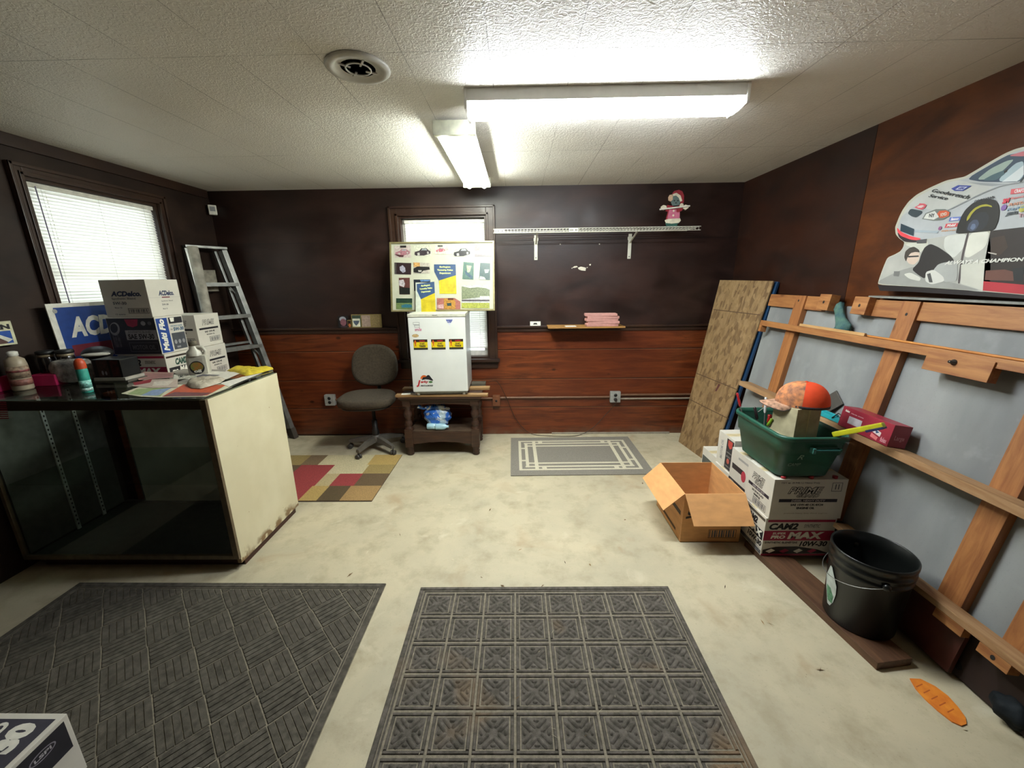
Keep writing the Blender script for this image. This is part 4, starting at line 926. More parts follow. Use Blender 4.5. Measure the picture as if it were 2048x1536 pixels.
for k in range(3):
    x0_ = FW*(.07+.315*k); z0_ = FH*.575; w_ = FW*.25; h_ = FH*.125; m_ = MB()
    m_.rect(Fd, x0_, z0_, x0_+w_, z0_+h_, M('#d6bf10', .45), .0006); m_.rect(Fd, x0_, z0_+h_*.74, x0_+w_, z0_+h_, M('#2a1a12', .5), .0009); m_.rect(Fd, x0_, z0_, x0_+w_, z0_+h_*.2, M('#2b2a22', .5), .0009)
    m_.text(Fd, 'caution', x0_+w_*.42, z0_+h_*.79, x0_+w_*.82, z0_+h_*.94, REDI, .0013, .04); m_.text(Fd, 'DO NOT', x0_+w_*.45, z0_+h_*.5, x0_+w_*.78, z0_+h_*.66, INK, .0012, .06); m_.text(Fd, 'TOUCH', x0_+w_*.4, z0_+h_*.25, x0_+w_*.84, z0_+h_*.45, INK, .0012, .08)
    m_.poly(Fd, [(x0_+w_*.04, z0_+h_*.2), (x0_+w_*.12, z0_+h_*.5), (x0_+w_*.05, z0_+h_*.74), (x0_+w_*.14, z0_+h_*.97), (x0_+w_*.22, z0_+h_*.74), (x0_+w_*.18, z0_+h_*.5), (x0_+w_*.24, z0_+h_*.2), (x0_+w_*.15, z0_+h_*.42)], OR, .0014)
    m_.build('warning_sticker', dr)
m_ = MB(); m_.poly(Fd, [(FW*.66, FH*.935), (FW*.79, FH*.935), (FW*.725, FH*.855)], M('#c9cbd6', .5), .0006); m_.poly(Fd, [(FW*.665, FH*.93), (FW*.785, FH*.93), (FW*.775, FH*.915), (FW*.675, FH*.915)], M('#3c4a8c', .5), .0009); m_.text(Fd, 'VIP', FW*.68, FH*.892, FW*.77, FH*.913, M('#3c4a8c', .5), .0009, .06); m_.build('triangle_sticker', dr)
m_ = MB(); m_.outl(Fd, FW*.09, FH*.875, FW*.2, FH*.905, .002, GREY, .0006); m_.outl(Fd, FW*.11, FH*.845, FW*.2, FH*.872, .002, GREY, .0006); m_.text(Fd, 'smile', FW*.11, FH*.80, FW*.23, FH*.84, M('#b0587a', .5), .0006, .02, .2); m_.build('paper_sticker', dr)
m_ = MB(); m_.ell(Fd, FW*.115, FH*.745, FW*.06, FH*.02, M('#b59a6a', .5, var=.2, sc=60), .0006); m_.build('oval_sticker', dr)
m_ = MB(); m_.ell(Fd, FW*.215, FH*.215, FW*.065, FW*.07, OR, .0006, a0=0, a1=math.pi); m_.poly(Fd, [(FW*.17, FH*.2), (FW*.2, FH*.235), (FW*.25, FH*.24), (FW*.28, FH*.262), (FW*.31, FH*.262), (FW*.38, FH*.195), (FW*.36, FH*.19), (FW*.3, FH*.205), (FW*.24, FH*.21)], INK, .0009)
m_.text(Fd, "J", FW*.07, FH*.115, FW*.15, FH*.2, REDI, .0012, .07, .3); m_.text(Fd, "erky", FW*.15, FH*.155, FW*.29, FH*.195, REDI, .0012, .05, .2); m_.text(Fd, 'MEATS & SMOKED', FW*.15, FH*.12, FW*.37, FH*.138, INK, .0009, .04); m_.ell(Fd, FW*.33, FH*.175, FW*.035, FH*.012, M('#3f6b34', .5), .0011); m_.build('round_logo_sticker', dr)

# framed photo board: leaned on the window, standing on the fridge
Fp = Fr((-1.135, 3.70, 1.335), (1, 0, 0), (0, .2, 1)); bq = [Fp.px(*p) for p in ((783, 628), (990, 625.5), (988, 480.5), (779, 484.5))]
x0_ = (bq[0][0]+bq[3][0])/2; x1_ = (bq[1][0]+bq[2][0])/2; z1_ = (bq[2][1]+bq[3][1])/2
BO = Fp.at(x0_, 0); BW, BH = x1_-x0_, z1_
t = thing('photo_board', 'gold-framed white board of police car photographs standing on the fridge', 'picture frame', (BO.x, BO.y, FZ0+FH+.001))
dz = Vector((BO.x, BO.y, FZ0+FH+.001)); Fb = Fr((0, 0, 0), (1, 0, 0), (0, .2, 1)); Fbw = Fr(tuple(dz), (1, 0, 0), (0, .2, 1))
GF = M('#7d7450', .4, .4)
mb = MB(); mb.prism(Fb, [(0.01, .01), (BW-.01, .01), (BW-.01, BH-.01), (.01, BH-.01)], -.012, -.002, M('#a3a391', .5, var=.02)); mb.build('backing', t)
mb = MB()
for a in ((0, 0, BW, .014), (0, BH-.014, BW, BH), (0, .014, .014, BH-.014), (BW-.014, .014, BW, BH-.014)): mb.prism(Fb, [(a[0], a[1]), (a[2], a[1]), (a[2], a[3]), (a[0], a[3])], -.014, .008, GF)
mb.build('frame', t)
def zq(pts): return Fbw.pxs(pts, 5.907, 740, 400)
def dk(h): return '#'+''.join('%02x' % int(int(h[i:i+2], 16)*.82) for i in (1, 3, 5))
def ph(pts, layers, bg, lab=None):
    m_ = MB(); P = zq(pts); m_.poly(Fb, P, M(dk(bg), .35, var=.12, sc=60), .0)
    for i, (lp, c) in enumerate(layers): m_.poly(Fb, zq(lp), M(dk(c), .35, var=.2, sc=90), .0006+.0003*i)
    o = m_.build('photo', t)
    if lab: o['label'] = lab
def rc(x0, y0, x1, y1): return [(x0, y0), (x1, y0), (x1, y1), (x0, y1)]
def car(x, y, w, col, flip=1):
    return [([(x, y+w*.25), (x+w*.02, y+w*.1), (x+w*.3, y+w*.02), (x+w*.42, y-w*.12), (x+w*.75, y-w*.14), (x+w*.88, y), (x+w, y+w*.04), (x+w, y+w*.2), (x+w*.6, y+w*.32), (x+w*.1, y+w*.33)], col),
            ([(x+w*.42, y), (x+w*.5, y-w*.1), (x+w*.73, y-w*.11), (x+w*.78, y-.01*w)], '#9aa3a6'), ([(x+w*.18, y+w*.16), (x+w*.32, y+w*.14), (x+w*.34, y+w*.3), (x+w*.2, y+w*.33)], '#b8b4ac'), ([(x+w*.78, y+w*.08), (x+w*.88, y+w*.07), (x+w*.9, y+w*.2), (x+w*.8, y+w*.22)], '#b8b4ac')]
ph([(285, 540), (480, 535), (485, 680), (290, 680)], [(rc(355, 538, 428, 565), '#2c2626')]+car(300, 600, 170, '#a8727c')+[([(290, 640), (400, 655), (395, 672), (350, 672)], '#4a2228')], '#c3b5ae', 'photograph of a white and red car')
ph(rc(520, 535, 725, 660), car(525, 595, 190, '#3a3036'), '#cbcbb8', 'photograph of a dark saloon car')
ph(rc(770, 530, 950, 640), [(rc(800, 533, 860, 555), '#5a5a58')]+car(780, 580, 105, '#b0606e')+[([(880, 560), (945, 590), (900, 590)], '#c9a8a8')], '#cfcdbc')
ph(rc(985, 530, 1190, 665), car(988, 600, 195, '#242026'), '#c4c5b5', 'photograph of a black car')
ph([(1235, 530), (1438, 525), (1438, 665), (1238, 668)], [(rc(1240, 600, 1435, 640), '#a89ca0'), ([(1310, 528), (1380, 528), (1385, 620), (1330, 620)], '#cdd2ac'), ([(1245, 545), (1300, 540), (1290, 600), (1242, 600)], '#8d6a70')], '#6f666c')
ph([(288, 738), (488, 745), (485, 882), (290, 875)], [([(350, 790), (385, 770), (415, 800), (420, 845), (390, 862), (355, 830)], '#a9a6b5'), (rc(290, 740, 310, 875), '#55504e')], '#2a1a1e', 'photograph of a bright glow on black')
ph([(510, 735), (710, 745), (708, 868), (512, 868)], [([(512, 738), (588, 740), (590, 790), (515, 790)], '#c99a5c'), ([(515, 810), (560, 785), (700, 790), (708, 822), (630, 835), (600, 865), (515, 855)], '#1c1a1c'), ([(570, 830), (610, 830), (608, 850), (575, 850)], '#c0bcb4')], '#b9b2a4', 'photograph of two cars')
ph([(340, 920), (470, 918), (473, 1115), (348, 1115)], [([(340, 950), (395, 940), (415, 990), (400, 1030), (345, 1010)], '#c5bcc0'), ([(350, 1030), (472, 1040), (473, 1112), (350, 1112)], '#171a18')], '#5c3430')
ph([(308, 1160), (500, 1168), (500, 1295), (308, 1290)], [(rc(310, 1162, 498, 1215), '#1f3a2c'), ([(370, 1245), (420, 1230), (485, 1235), (498, 1255), (490, 1272), (375, 1272)], '#2b6a7c')], '#6b7f4c', 'photograph of a teal car on grass')
ph([(516, 940), (712, 938), (712, 990), (540, 1075), (522, 1075)], [([(590, 942), (710, 942), (705, 960), (600, 965)], '#5c7fae')], '#1d2430')
ph([(1105, 732), (1228, 742), (1222, 942), (1090, 935)], [([(1140, 770), (1200, 780), (1180, 850), (1150, 860)], '#b0bd9a'), ([(1120, 830), (1160, 860), (1215, 910), (1200, 935), (1130, 880)], '#33526a')], '#4f6f66', 'tilted photograph of a blue and green car')
ph([(1302, 742), (1420, 748), (1418, 945), (1288, 940)], [([(1350, 820), (1410, 820), (1395, 860), (1360, 865)], '#b5bcb5'), ([(1300, 900), (1350, 910), (1370, 942), (1290, 938)], '#c9ccc0')], '#2d4a4c')
ph([(1080, 1005), (1418, 1000), (1412, 1280), (1080, 1280)], [([(1082, 1020), (1180, 1040), (1270, 1030), (1360, 1040), (1414, 1060), (1414, 1150), (1290, 1150), (1084, 1175)], '#7c8466'), (rc(1300, 1135, 1412, 1185), '#d4d4cc'), (rc(1084, 1178, 1412, 1196), '#4a4048'), (rc(1082, 1215, 1412, 1278), '#a8ac48')], '#c3c2c0', 'large photograph of a row of cars in front of trees')
ph([(790, 1160), (1000, 1158), (1068, 1200), (1068, 1300), (790, 1290)], [([(872, 1165), (980, 1162), (1010, 1200), (1010, 1290), (875, 1290)], '#b58436'), ([(905, 1220), (960, 1215), (965, 1248), (915, 1255)], '#33484a'), ([(795, 1240), (870, 1230), (872, 1285), (795, 1280)], '#c9a0a0'), (rc(920, 1160, 985, 1180), '#5a1f1c')], '#a5655c', 'photograph of an orange building front')
def flyer(m_, pts, F=Fb, l0=0.):
    P = zq(pts)                                         # bl br tr tl of the sheet art
    def b_(u, v): return tuple((1-u)*(1-v)*P[0][i]+u*(1-v)*P[1][i]+u*v*P[2][i]+(1-u)*v*P[3][i] for i in (0, 1))
    m_.poly(F, [b_(.2, 0), b_(1, 0), b_(1, .66), b_(.2, .47)], M('#b09e0a', .5), l0+.0006); m_.poly(F, [b_(0, 1), b_(1, 1), b_(1, .63), b_(.2, .45), b_(0, .75)], M('#233d60', .5), l0+.001)
    for k, tx in enumerate(('Burlington', 'Township Police', 'Department')):
        w_ = (.5, .72, .52)[k]; m_.text(F, tx, 0, 0, 0, 0, M('#c8cf7a', .5), l0+.0014, .03, quad=[b_(.5-w_/2, .87-.105*k), b_(.5+w_/2, .87-.105*k), b_(.5+w_/2, .94-.105*k), b_(.5-w_/2, .94-.105*k)])
    for k in range(9): m_.text(F, 'serving our town with pride', 0, 0, 0, 0, M('#6b6418', .5), l0+.001, .0, quad=[b_(.28, .39-.04*k), b_(.95, .39-.04*k), b_(.95, .415-.04*k), b_(.28, .415-.04*k)])
mb = MB(); flyer(mb, [(770, 1108), (1022, 1108), (1012, 760), (757, 760)]); o = mb.build('pinned_flyer', t); o['label'] = 'blue and yellow flyer pinned to the board'
t2 = thing('flyer', 'loose white sheet with blue and yellow print leaning in front of the board', 'flyer', tuple(dz+Vector((0, -.03, 0))))
Fe = Fr((0, 0, 0), (1, 0, 0), (0, .2, 1)); Fbw_s = Fbw; Fbw = Fr(tuple(dz+Vector((0, -.03, 0))), (1, 0, 0), (0, .2, 1))
mb = MB(); mb.prism(Fe, zq([(540, 1345), (775, 1340), (762, 975), (538, 975)]), -.001, 0, M('#a9ad9f', .5)); mb.build('sheet', t2)
mb = MB(); flyer(mb, [(565, 1325), (778, 1322), (760, 965), (553, 992)], Fe); mb.build('print', t2); Fbw = Fbw_s

# plastic bag of bottles on the lower shelf
BB = Nt('blue_white_plastic_film'); _n = BB.noise(4.5, detail=2, dist=1.2); _c = BB.mix(BB.rng(_n, .46, .52), '#2f6fd0', '#b5cbd6'); _c = BB.mix(BB.rng(BB.noise(11, BB.map(loc=(4, 2, 1)), dist=1.2), .56, .6), _c, '#d8e2e4')
BB = BB.done(_c, .22, BB.noise(26, detail=5, dist=1), .012, .9, spec=.7)
bx, by = on(868, 858, 2, .243).x, 3.60
t = thing('shopping_bag', 'knotted blue and white plastic bag of water bottles on the lower table shelf', 'bag', (bx+.03, by, .2435))
mb = MB(); mb.blob((0, 0, .122), (.14, .1, .122), BB, 40, 26, lambda d: .93+.06*math.sin(7*d.x+3)*math.sin(6*d.z)+.05*math.sin(13*d.z+5*d.y)+.03*math.sin(23*d.x+11*d.z)); mb.build('bag_body', t)
mb = MB(); mb.tube([(-.03, -.02, .19), (-.08, -.05, .215), (-.12, -.05, .2), (-.17, -.06, .225)], [.03, .02, .014, .02], BB, 10); mb.tube([(-.07, -.04, .2), (-.1, -.06, .17), (-.11, -.06, .16)], [.02, .012, .004], BB, 8); mb.build('knot', t)
CLB = M('#a8cfdc', .15, var=.08, spec=.7)
for k, (dx, dy) in enumerate(((-.06, -.09), (.02, -.1))):
    o = MB(); o.X = Matrix.Translation((dx-.03, dy, .032)) @ Matrix.Rotation(math.pi/2, 4, 'Y'); o.lathe([(.0001, 0), (.026, 0), (.03, .008), (.03, .085), (.012, .11), (.012, .125), (.0001, .125)], CLB, 18)
    o = o.build('water_bottle'); o.location = (bx+.03, by+.01, .2435); tag(o, ('clear blue water bottle poking out of the bag at left', 'clear blue water bottle poking out at the front right of the bag')[k], 'bottle', 'water bottles in the bag')
# cord
pts = [(-.3, 3.86, .62), (-.22, 3.93, .6), (-.14, 3.97, .44), (-.04, 3.985, .19), (.07, 3.975, .05), (.17, 3.96, .006), (.33, 3.93, .005), (.55, 3.92, .005), (.68, 3.95, .02), (.8, 3.96, .1), (.93, 3.965, .25), (1.0, 3.94, .35), (1.0, 3.95, .393)]
def smooth(P, n=6):
    P = [Vector(p) for p in P]; P = [P[0]]+P+[P[-1]]; o_ = []
    for i in range(1, len(P)-2):
        for k in range(n):
            u = k/n; o_.append(.5*((2*P[i])+(-P[i-1]+P[i+1])*u+(2*P[i-1]-5*P[i]+4*P[i+1]-P[i+2])*u*u+(-P[i-1]+3*P[i]-3*P[i+1]+P[i+2])*u**3))
    return o_+[P[-2]]
t = thing('power_cord', 'thin brown power cord drooping from fridge to wall outlet across the boards', 'cord', (-.3, 3.86, .62))
mb = MB(); mb.tube([tuple(p-Vector((-.3, 3.86, .62))) for p in smooth(pts)], .0032, M('#2f2018', .5), 6); mb.build('cable', t)
mb = MB(); mb.box(1.0-.013+.3, 1.0+.013+.3, 3.93-3.86, 3.957-3.86, .378-.62, .405-.62, M('#2a2422', .5), .004); mb.build('plug', t)
# ---------------------------------------------------------------- leaning lumber frame on the right wall
LUM = wood('#83502a', '#a8703f', ax='z'); LUMY = wood('#83502a', '#a87442', ax='y'); DUST = wood('#85603c', '#a88660', ax='y', sc=3, rough=.75)
LA = math.atan(.15)
t = thing('lumber_frame', 'leaning frame of wooden studs and shelves backed with grey sheet on the right wall', 'frame', (1.7745, 0, 0), (0, LA, 0))
def lf(nm, lst, mat, c=.002, lab=None, par=None):
    m_ = MB()
    for a in lst: m_.box(*a, mat, c)
    o = m_.build(nm, par or t)
    if lab: o['label'] = lab
    return o
YA, YB = 3.26, .62
lf('sheet_panel', [(.038, .044, YB, YA, .1, 1.44)], m_grey_sheet(), 0, 'dull grey metal sheet')
for y in (2.94, 2.131, 1.475, 1.236, .85):
    lf('stud', [(0, .038, y-.095, y, .2455, 1.486)], LUM)
lf('bottom_plate', [(.0, .038, YB, 2.6, .012, .245)], M('#24140d', .7, var=.15, sc=8), .002, 'dark stained plank along the foot')
lf('top_rail', [(.012, .038, 2.68, YA, 1.395, 1.486)], LUMY); lf('top_rail', [(.012, .038, YB, 2.30, 1.395, 1.486)], LUMY)
HOLE = BLK
def holed(nm, y0, y1, z0, z1, x0=-.03, x1=.03):
    o = lf(nm, [(x0, x1, y0, y1, z0, z1)], LUMY, .003)
    m_ = MB(); m_.ell(Fr((x0-.0005, (y0+y1)/2, (z0+z1)/2), (0, -1, 0), (0, 0, 1)), 0, 0, .0075, .0095, HOLE, .0004, 14); m_.build('bolt_hole', o)
holed('block', 2.58, 2.675, 1.40, 1.50); holed('block', 2.30, 2.40, 1.395, 1.495)
for y, z in ((2.905, 1.45), (2.085, 1.42)):
    m_ = MB(); m_.ell(Fr((-.0006, y, z), (0, -1, 0), (0, 0, 1)), 0, 0, .0065, .008, HOLE, .0004, 14); m_.build('bolt_hole', t)
lf('middle_rail', [(-.045, -.001, YB, 3.2, 1.238, 1.279)], LUMY); lf('middle_rail', [(-.045, 0, 3.17, 3.2, 1.19, 1.238)], LUMY)
bb = lf('cleat', [(-.052, -.012, 1.59, 1.86, 1.176, 1.262)], LUMY)
m_ = MB(); m_.X = Matrix.Translation((-.052, 1.735, 1.232)) @ Matrix.Rotation(-math.pi/2, 4, 'Y'); m_.lathe([(.013, 0), (.013, .004), (.007, .005), (.007, .022), (.0001, .023)], M('#5a5550', .35, .8), 10); m_.build('bolt', bb)
lf('shelf_board', [(-.09, -.001, YB, 3.17, .744, .781)], DUST, .002)
lf('bottom_shelf', [(-.078, -.001, YB, 1.96, .247, .272)], DUST, .002, 'dusty pale bottom shelf board')
lf('cleat', [(-.075, -.04, 1.29, 1.40, .205, .246)], LUMY); holed('cleat', 1.135, 1.235, .205, .246, -.077, -.03)
lf('kick_board', [(-.04, -.02, 1.30, 1.96, .02, .235)], M('#4a2015', .5, var=.15, sc=8), .002, 'dark red-brown board')
# things on the frame
mb = MB(); P_ = [(-.030, 2.66, 1.291), (-.028, 1.9, 1.295), (-.03, 1.2, 1.292)]
LM = Matrix.Translation((1.7745, 0, 0)) @ Matrix.Rotation(LA, 4, 'Y')
def lw(p): return LM @ Vector(p)
def free(mbx, name, org, label, cat, group=None, kind=None):
    "mesh given in the frame's own tilted coordinates, kept as a thing of its own"
    o = mbx.build(name); o.data.transform(Matrix.Translation(-Vector(org))); o.matrix_world = Matrix.Translation(lw(org)) @ Matrix.Rotation(LA, 4, 'Y')
    return tag(o, label, cat, group, kind)
mb = MB(); mb.tube([(-.008, 2.62, 1.285), (-.010, .75, 1.285)], .006, wood('#a8672c', '#c98b46', ax='y'), 8); free(mb, 'wooden_stick', (-.01, 1.7, 1.28), 'long thin orange-brown stick lying along the middle rail of the leaning frame', 'stick')
mb = MB(); mb.box(-.03, -.018, 2.25, 2.78, 1.28, 1.297, wood('#a8804e', '#c29a66', ax='y'), .001); free(mb, 'wood_strip', (-.03, 2.5, 1.28), 'short pale wooden strip on the middle rail near the rag', 'wood strip')
RAG = M('#31525a', .9, var=.3, sc=30, bump=.8, col2='#4f6f62')
mb = MB()
n_ = 16; vs = []
for r_, (z_, w_, dp) in enumerate(((1.46, .012, .01), (1.445, .025, .014), (1.41, .034, .018), (1.37, .03, .024), (1.335, .05, .022), (1.30, .056, .026), (1.2865, .05, .026))):
    for k in range(n_):
        a = 2*math.pi*k/n_; g = 1+.22*math.sin(3*a+r_*1.3)
        vs.append((.0+dp*math.sin(a)*g, 2.49+w_*math.cos(a)*g+.022*math.sin(r_*1.1)-.01*r_+.03, z_))
mb.add(vs, [(r_*n_+k, r_*n_+(k+1) % n_, (r_+1)*n_+(k+1) % n_, (r_+1)*n_+k) for r_ in range(6) for k in range(n_)]+[list(range(n_))], RAG, True)
free(mb, 'rag', (0, 2.49, 1.29), 'dark teal rag stuffed between the two holed blocks of the frame', 'rag')
MRD = M('#8c2434', .45, var=.04)
mb = MB(); mb.box(-.095, -.005, 1.83, 2.14, .7825, .895, MRD, .002); Fx = Fr((-.095, 2.14, .7825), (0, -1, 0), (0, 0, 1))
mb.text(Fx, 'kobalt'.replace('kobalt', 'folex'), .02, .085, .05, .098, PAPER, .0008, .05); mb.text(Fx, 'Nitrile gloves', .06, .082, .14, .09, M('#d8b0b0', .5), .0008, .02)
mb.rect(Fx, .055, .03, .14, .07, M('#b8b2b4', .6), .0008); mb.poly(Fx, [(.215, .062), (.26, .052), (.258, .03), (.213, .04)], M('#c6b8b4', .6), .0008); mb.poly(Fx, [(.22, .058), (.25, .05), (.235, .04)], M('#2c4a6a', .6), .0012); mb.poly(Fx, [(.21, .034), (.25, .024), (.248, .006), (.208, .014)], M('#c86a6a', .6), .0008)
mb.text(Fx, 'folex', .265, .01, .30, .035, M('#c98890', .5), .0008, .04)
Fy = Fr((-.095, 1.83, .7825), (1, 0, 0), (0, 0, 1)); mb.text(Fy, 'Large', .02, .03, .07, .06, M('#c07a84', .5), .0008, .03)
free(mb, 'glove_box', (-.05, 1.985, .782), 'dark red box with white lettering on the middle shelf of the leaning frame', 'box')
TEALP = M('#1f8f98', .4, var=.06)
mb = MB(); mb.box(-.075, -.035, 2.16, 2.46, .783, .812, TEALP, .005); mb.box(-.065, -.05, 2.20, 2.42, .812, .822, TEALP, .003); mb.tube([(-.078, 2.21, .80), (-.085, 2.17, .84), (-.07, 2.14, .83), (-.06, 2.18, .815)], .003, BLK, 6); free(mb, 'teal_tool', (-.055, 2.3, .782), 'turquoise plastic tool with black cord on the shelf between cap and red box', 'tool')
mb = MB(); mb.bar((.0, 2.42, .79), (.03, 2.33, .905), .10, .008, M('#3a342e', .5, bump=.1), (-1, 0, 0), .002); free(mb, 'dark_tile', (0, 2.38, .786), 'dark square panel leaning on the sheet behind the orange cap', 'panel')

# ---------------------------------------------------------------- racing car standee
def soft(P, k=.16):
    Q = []
    for i in range(len(P)):
        a, b = P[i], P[(i+1) % len(P)]; Q += [(a[0]+(b[0]-a[0])*k, a[1]+(b[1]-a[1])*k), (b[0]-(b[0]-a[0])*k, b[1]-(b[1]-a[1])*k)]
    return Q
t = thing('car_standee', 'cardboard stand-up of a silver racing car standing on top of the leaning frame', 'display stand', (2.03, 2.37, 1.474))
Fw = Fr((2.012, 0, 0), (0, -1, 0), (0, 0, 1)); o0 = Vector((2.03, 2.37, 1.474))
Fz = Fr((2.012-2.03, -2.37, -1.474), (0, -1, 0), (0, 0, 1))
def cz(pts, k=4.266, ox=1728, oy=260): return Fw.pxs(pts, k, ox, oy)
OUTL = [(118, 1320), (125, 1280), (165, 1170), (200, 1088), (262, 1062), (310, 1035), (335, 1000), (345, 955), (300, 925), (270, 890), (265, 830), (282, 785), (300, 740), (330, 680), (380, 610), (450, 550), (560, 492), (700, 430), (790, 412), (860, 398), (940, 352), (1060, 280), (1200, 200), (1290, 162), (1365, 143), (1480, 122), (1700, 105), (2000, 100), (2000, 1500), (1365, 1405), (800, 1362), (400, 1335)]
CARD = M('#b5b4a4', .5, var=.02)
mb = MB(); mb.prism(Fz, cz(soft(soft(OUTL))), -.005, 0, CARD, M('#a58a5c', .8)); mb.build('cardboard', t)
mb = MB(); P0 = Fw.px(1755, 570); 
mb.prism(Fz, cz([(120, 1322), (400, 1337), (800, 1364), (1365, 1407), (2000, 1500), (2000, 1560), (1365, 1440), (800, 1405), (400, 1380), (140, 1372)]), -.005, .003, M('#1a1216', .5)); mb.build('base_strip', t)
mb = MB(); yy0, yy1 = 2.345-2.37, .9-2.37
mb.box(-.035, .03, yy1, yy0, 0.004, .014, M('#7c7d78', .6, var=.1), .002); mb.build('foot_rail', t)
def pr(nm, layers, lab=None, base=.0004, sf=True):
    m_ = MB()
    for i, (pts, c) in enumerate(layers): m_.poly(Fz, cz(soft(soft(pts)) if sf and len(pts) > 4 else pts), M(c, .55, var=.04, sc=12) if isinstance(c, str) else c, base+.00013*i)
    o = m_.build(nm, t)
    if lab: o['label'] = lab
BODY = [(350, 940), (300, 905), (285, 880), (283, 835), (300, 790), (318, 745), (350, 690), (400, 620), (465, 565), (570, 508), (705, 447), (800, 428), (870, 415), (950, 368), (1070, 297), (1210, 217), (1300, 180), (1365, 162), (1480, 142), (1700, 125), (2000, 120), (2000, 790), (1700, 800), (1365, 828), (1075, 860), (780, 888), (690, 905), (540, 932)]
pr('printed_car', [(BODY, '#a9adb0'),
  ([(318, 745), (350, 690), (400, 620), (465, 565), (570, 508), (705, 447), (800, 428), (870, 440), (1150, 465), (1000, 540), (800, 640), (700, 690), (640, 690), (560, 680), (440, 640)], '#b4b6b2'),
  ([(870, 418), (1220, 215), (1300, 200), (1480, 160), (1800, 140), (2000, 140), (2000, 380), (1500, 420), (1365, 395), (1330, 442), (1180, 445), (1000, 442)], '#2f4052'),
  ([(960, 425), (1080, 330), (1220, 262), (1285, 250), (1190, 345), (1080, 420)], '#8fa096'), ([(1130, 440), (1290, 285), (1365, 262), (1365, 390), (1320, 438)], '#9db0b8'), ([(1180, 442), (1365, 300), (1365, 380), (1310, 438)], '#c9d0d2'),
  ([(1010, 430), (1100, 380), (1230, 330), (1200, 380), (1120, 432)], '#3f5a62'), ([(1195, 350), (1230, 330), (1225, 355), (1200, 372)], '#14181c'), ([(1230, 222), (1365, 180), (1480, 165), (1480, 210), (1365, 225)], '#b5646e'),
  ([(1330, 442), (1365, 400), (1375, 405), (1345, 448)], '#23282c'), ([(880, 445), (1230, 462), (1100, 480), (1000, 470)], '#8f9496'),
  ([(400, 670), (500, 690), (500, 710), (450, 748), (410, 738), (375, 712)], '#2c3a42'), ([(318, 798), (432, 845), (425, 905), (312, 862)], '#1e3340'),
  ([(285, 830), (320, 870), (400, 905), (490, 925), (470, 942), (400, 935), (320, 905), (288, 870)], '#e0454e'), ([(288, 870), (320, 905), (400, 935), (470, 942), (450, 960), (350, 955), (300, 915)], '#251a20'),
  ([(450, 940), (540, 928), (535, 965), (455, 968)], '#4a4a4c'), ([(435, 852), (640, 862), (630, 880), (430, 870)], '#98a4ad'),
  ([(700, 690), (1000, 540), (1180, 470), (1365, 440), (1365, 448), (1180, 478), (1005, 548), (705, 698)], '#84888a')], 'printed silver stock car, front and side')
pr('printed_wheel', [([(785, 888), (800, 830), (830, 745), (870, 680), (930, 625), (1000, 592), (1080, 585), (1130, 600), (1155, 640), (1162, 700), (1150, 780), (1115, 855), (1000, 868)], '#14120f'),
  ([(880, 780), (885, 745), (910, 705), (950, 665), (1000, 640), (1050, 632), (1095, 645), (1100, 660), (1060, 650), (1010, 655), (960, 680), (925, 718), (905, 755)], '#a09a2c'),
  ([(870, 860), (885, 800), (930, 740), (990, 700), (1050, 700), (1075, 740), (1060, 800), (1020, 850), (960, 868)], '#1d1f26'), ([(885, 850), (900, 800), (940, 765), (975, 765), (990, 800), (960, 850), (920, 868)], '#3c4458'), ([(910, 840), (930, 800), (955, 800), (960, 830), (935, 855)], '#5a6884')], None, .0028)
mb = MB()
def tx(t_, quad, col, bold=.02, ital=0., lift=.0039):
    global mb
    mb.text(Fz, t_, 0, 0, 0, 0, M(col, .5), lift, bold, ital, quad=cz(quad)); mb.build('sponsor_decal', t); mb = MB()
mb.poly(Fz, cz([(750, 500), (810, 470), (925, 475), (850, 520), (780, 520)]), M('#2a3a8c', .5), .0034); mb.poly(Fz, cz([(785, 508), (825, 482), (892, 484), (845, 512)]), M('#b9bcd0', .5), .0037); tx('GM', [(805, 506), (850, 506), (872, 487), (826, 487)], '#2a3a8c', .06, 0, .0041)
tx('Goodwrench', [(580, 528), (895, 592), (920, 556), (600, 500)], '#20242a', .02, .25); tx('Service', [(552, 570), (715, 600), (728, 570), (575, 545)], '#20242a', .02, .25)
tx('GOODYEAR', [(945, 625), (1125, 580), (1120, 560), (950, 600)], '#2c2e30', .04)
mb.poly(Fz, cz([(435, 660), (470, 640), (480, 625), (520, 628), (540, 640), (525, 665), (500, 680), (465, 672)]), M('#c0505c', .5), .0034); mb.poly(Fz, cz([(455, 655), (480, 645), (510, 640), (520, 650), (495, 665), (470, 663)]), M('#c9b4b4', .5), .0037)
mb.poly(Fz, cz([(500, 760), (530, 710), (620, 675), (700, 675), (740, 700), (735, 735), (680, 765), (600, 775)]), M('#6a6f6a', .5), .0034); mb.poly(Fz, cz([(515, 755), (540, 715), (610, 690), (650, 740), (600, 765)]), M('#c9cac4', .5), .0037); mb.poly(Fz, cz([(630, 715), (650, 690), (705, 685), (738, 702), (728, 732), (680, 750), (650, 750)]), M('#c0502c', .5), .0037); tx('NY', [(560, 745), (610, 742), (612, 712), (565, 715)], '#23262a', .04, 0, .0041)
tx('KMD', [(660, 740), (715, 725), (715, 700), (662, 710)], '#d8c8b8', .03, 0, .0041)
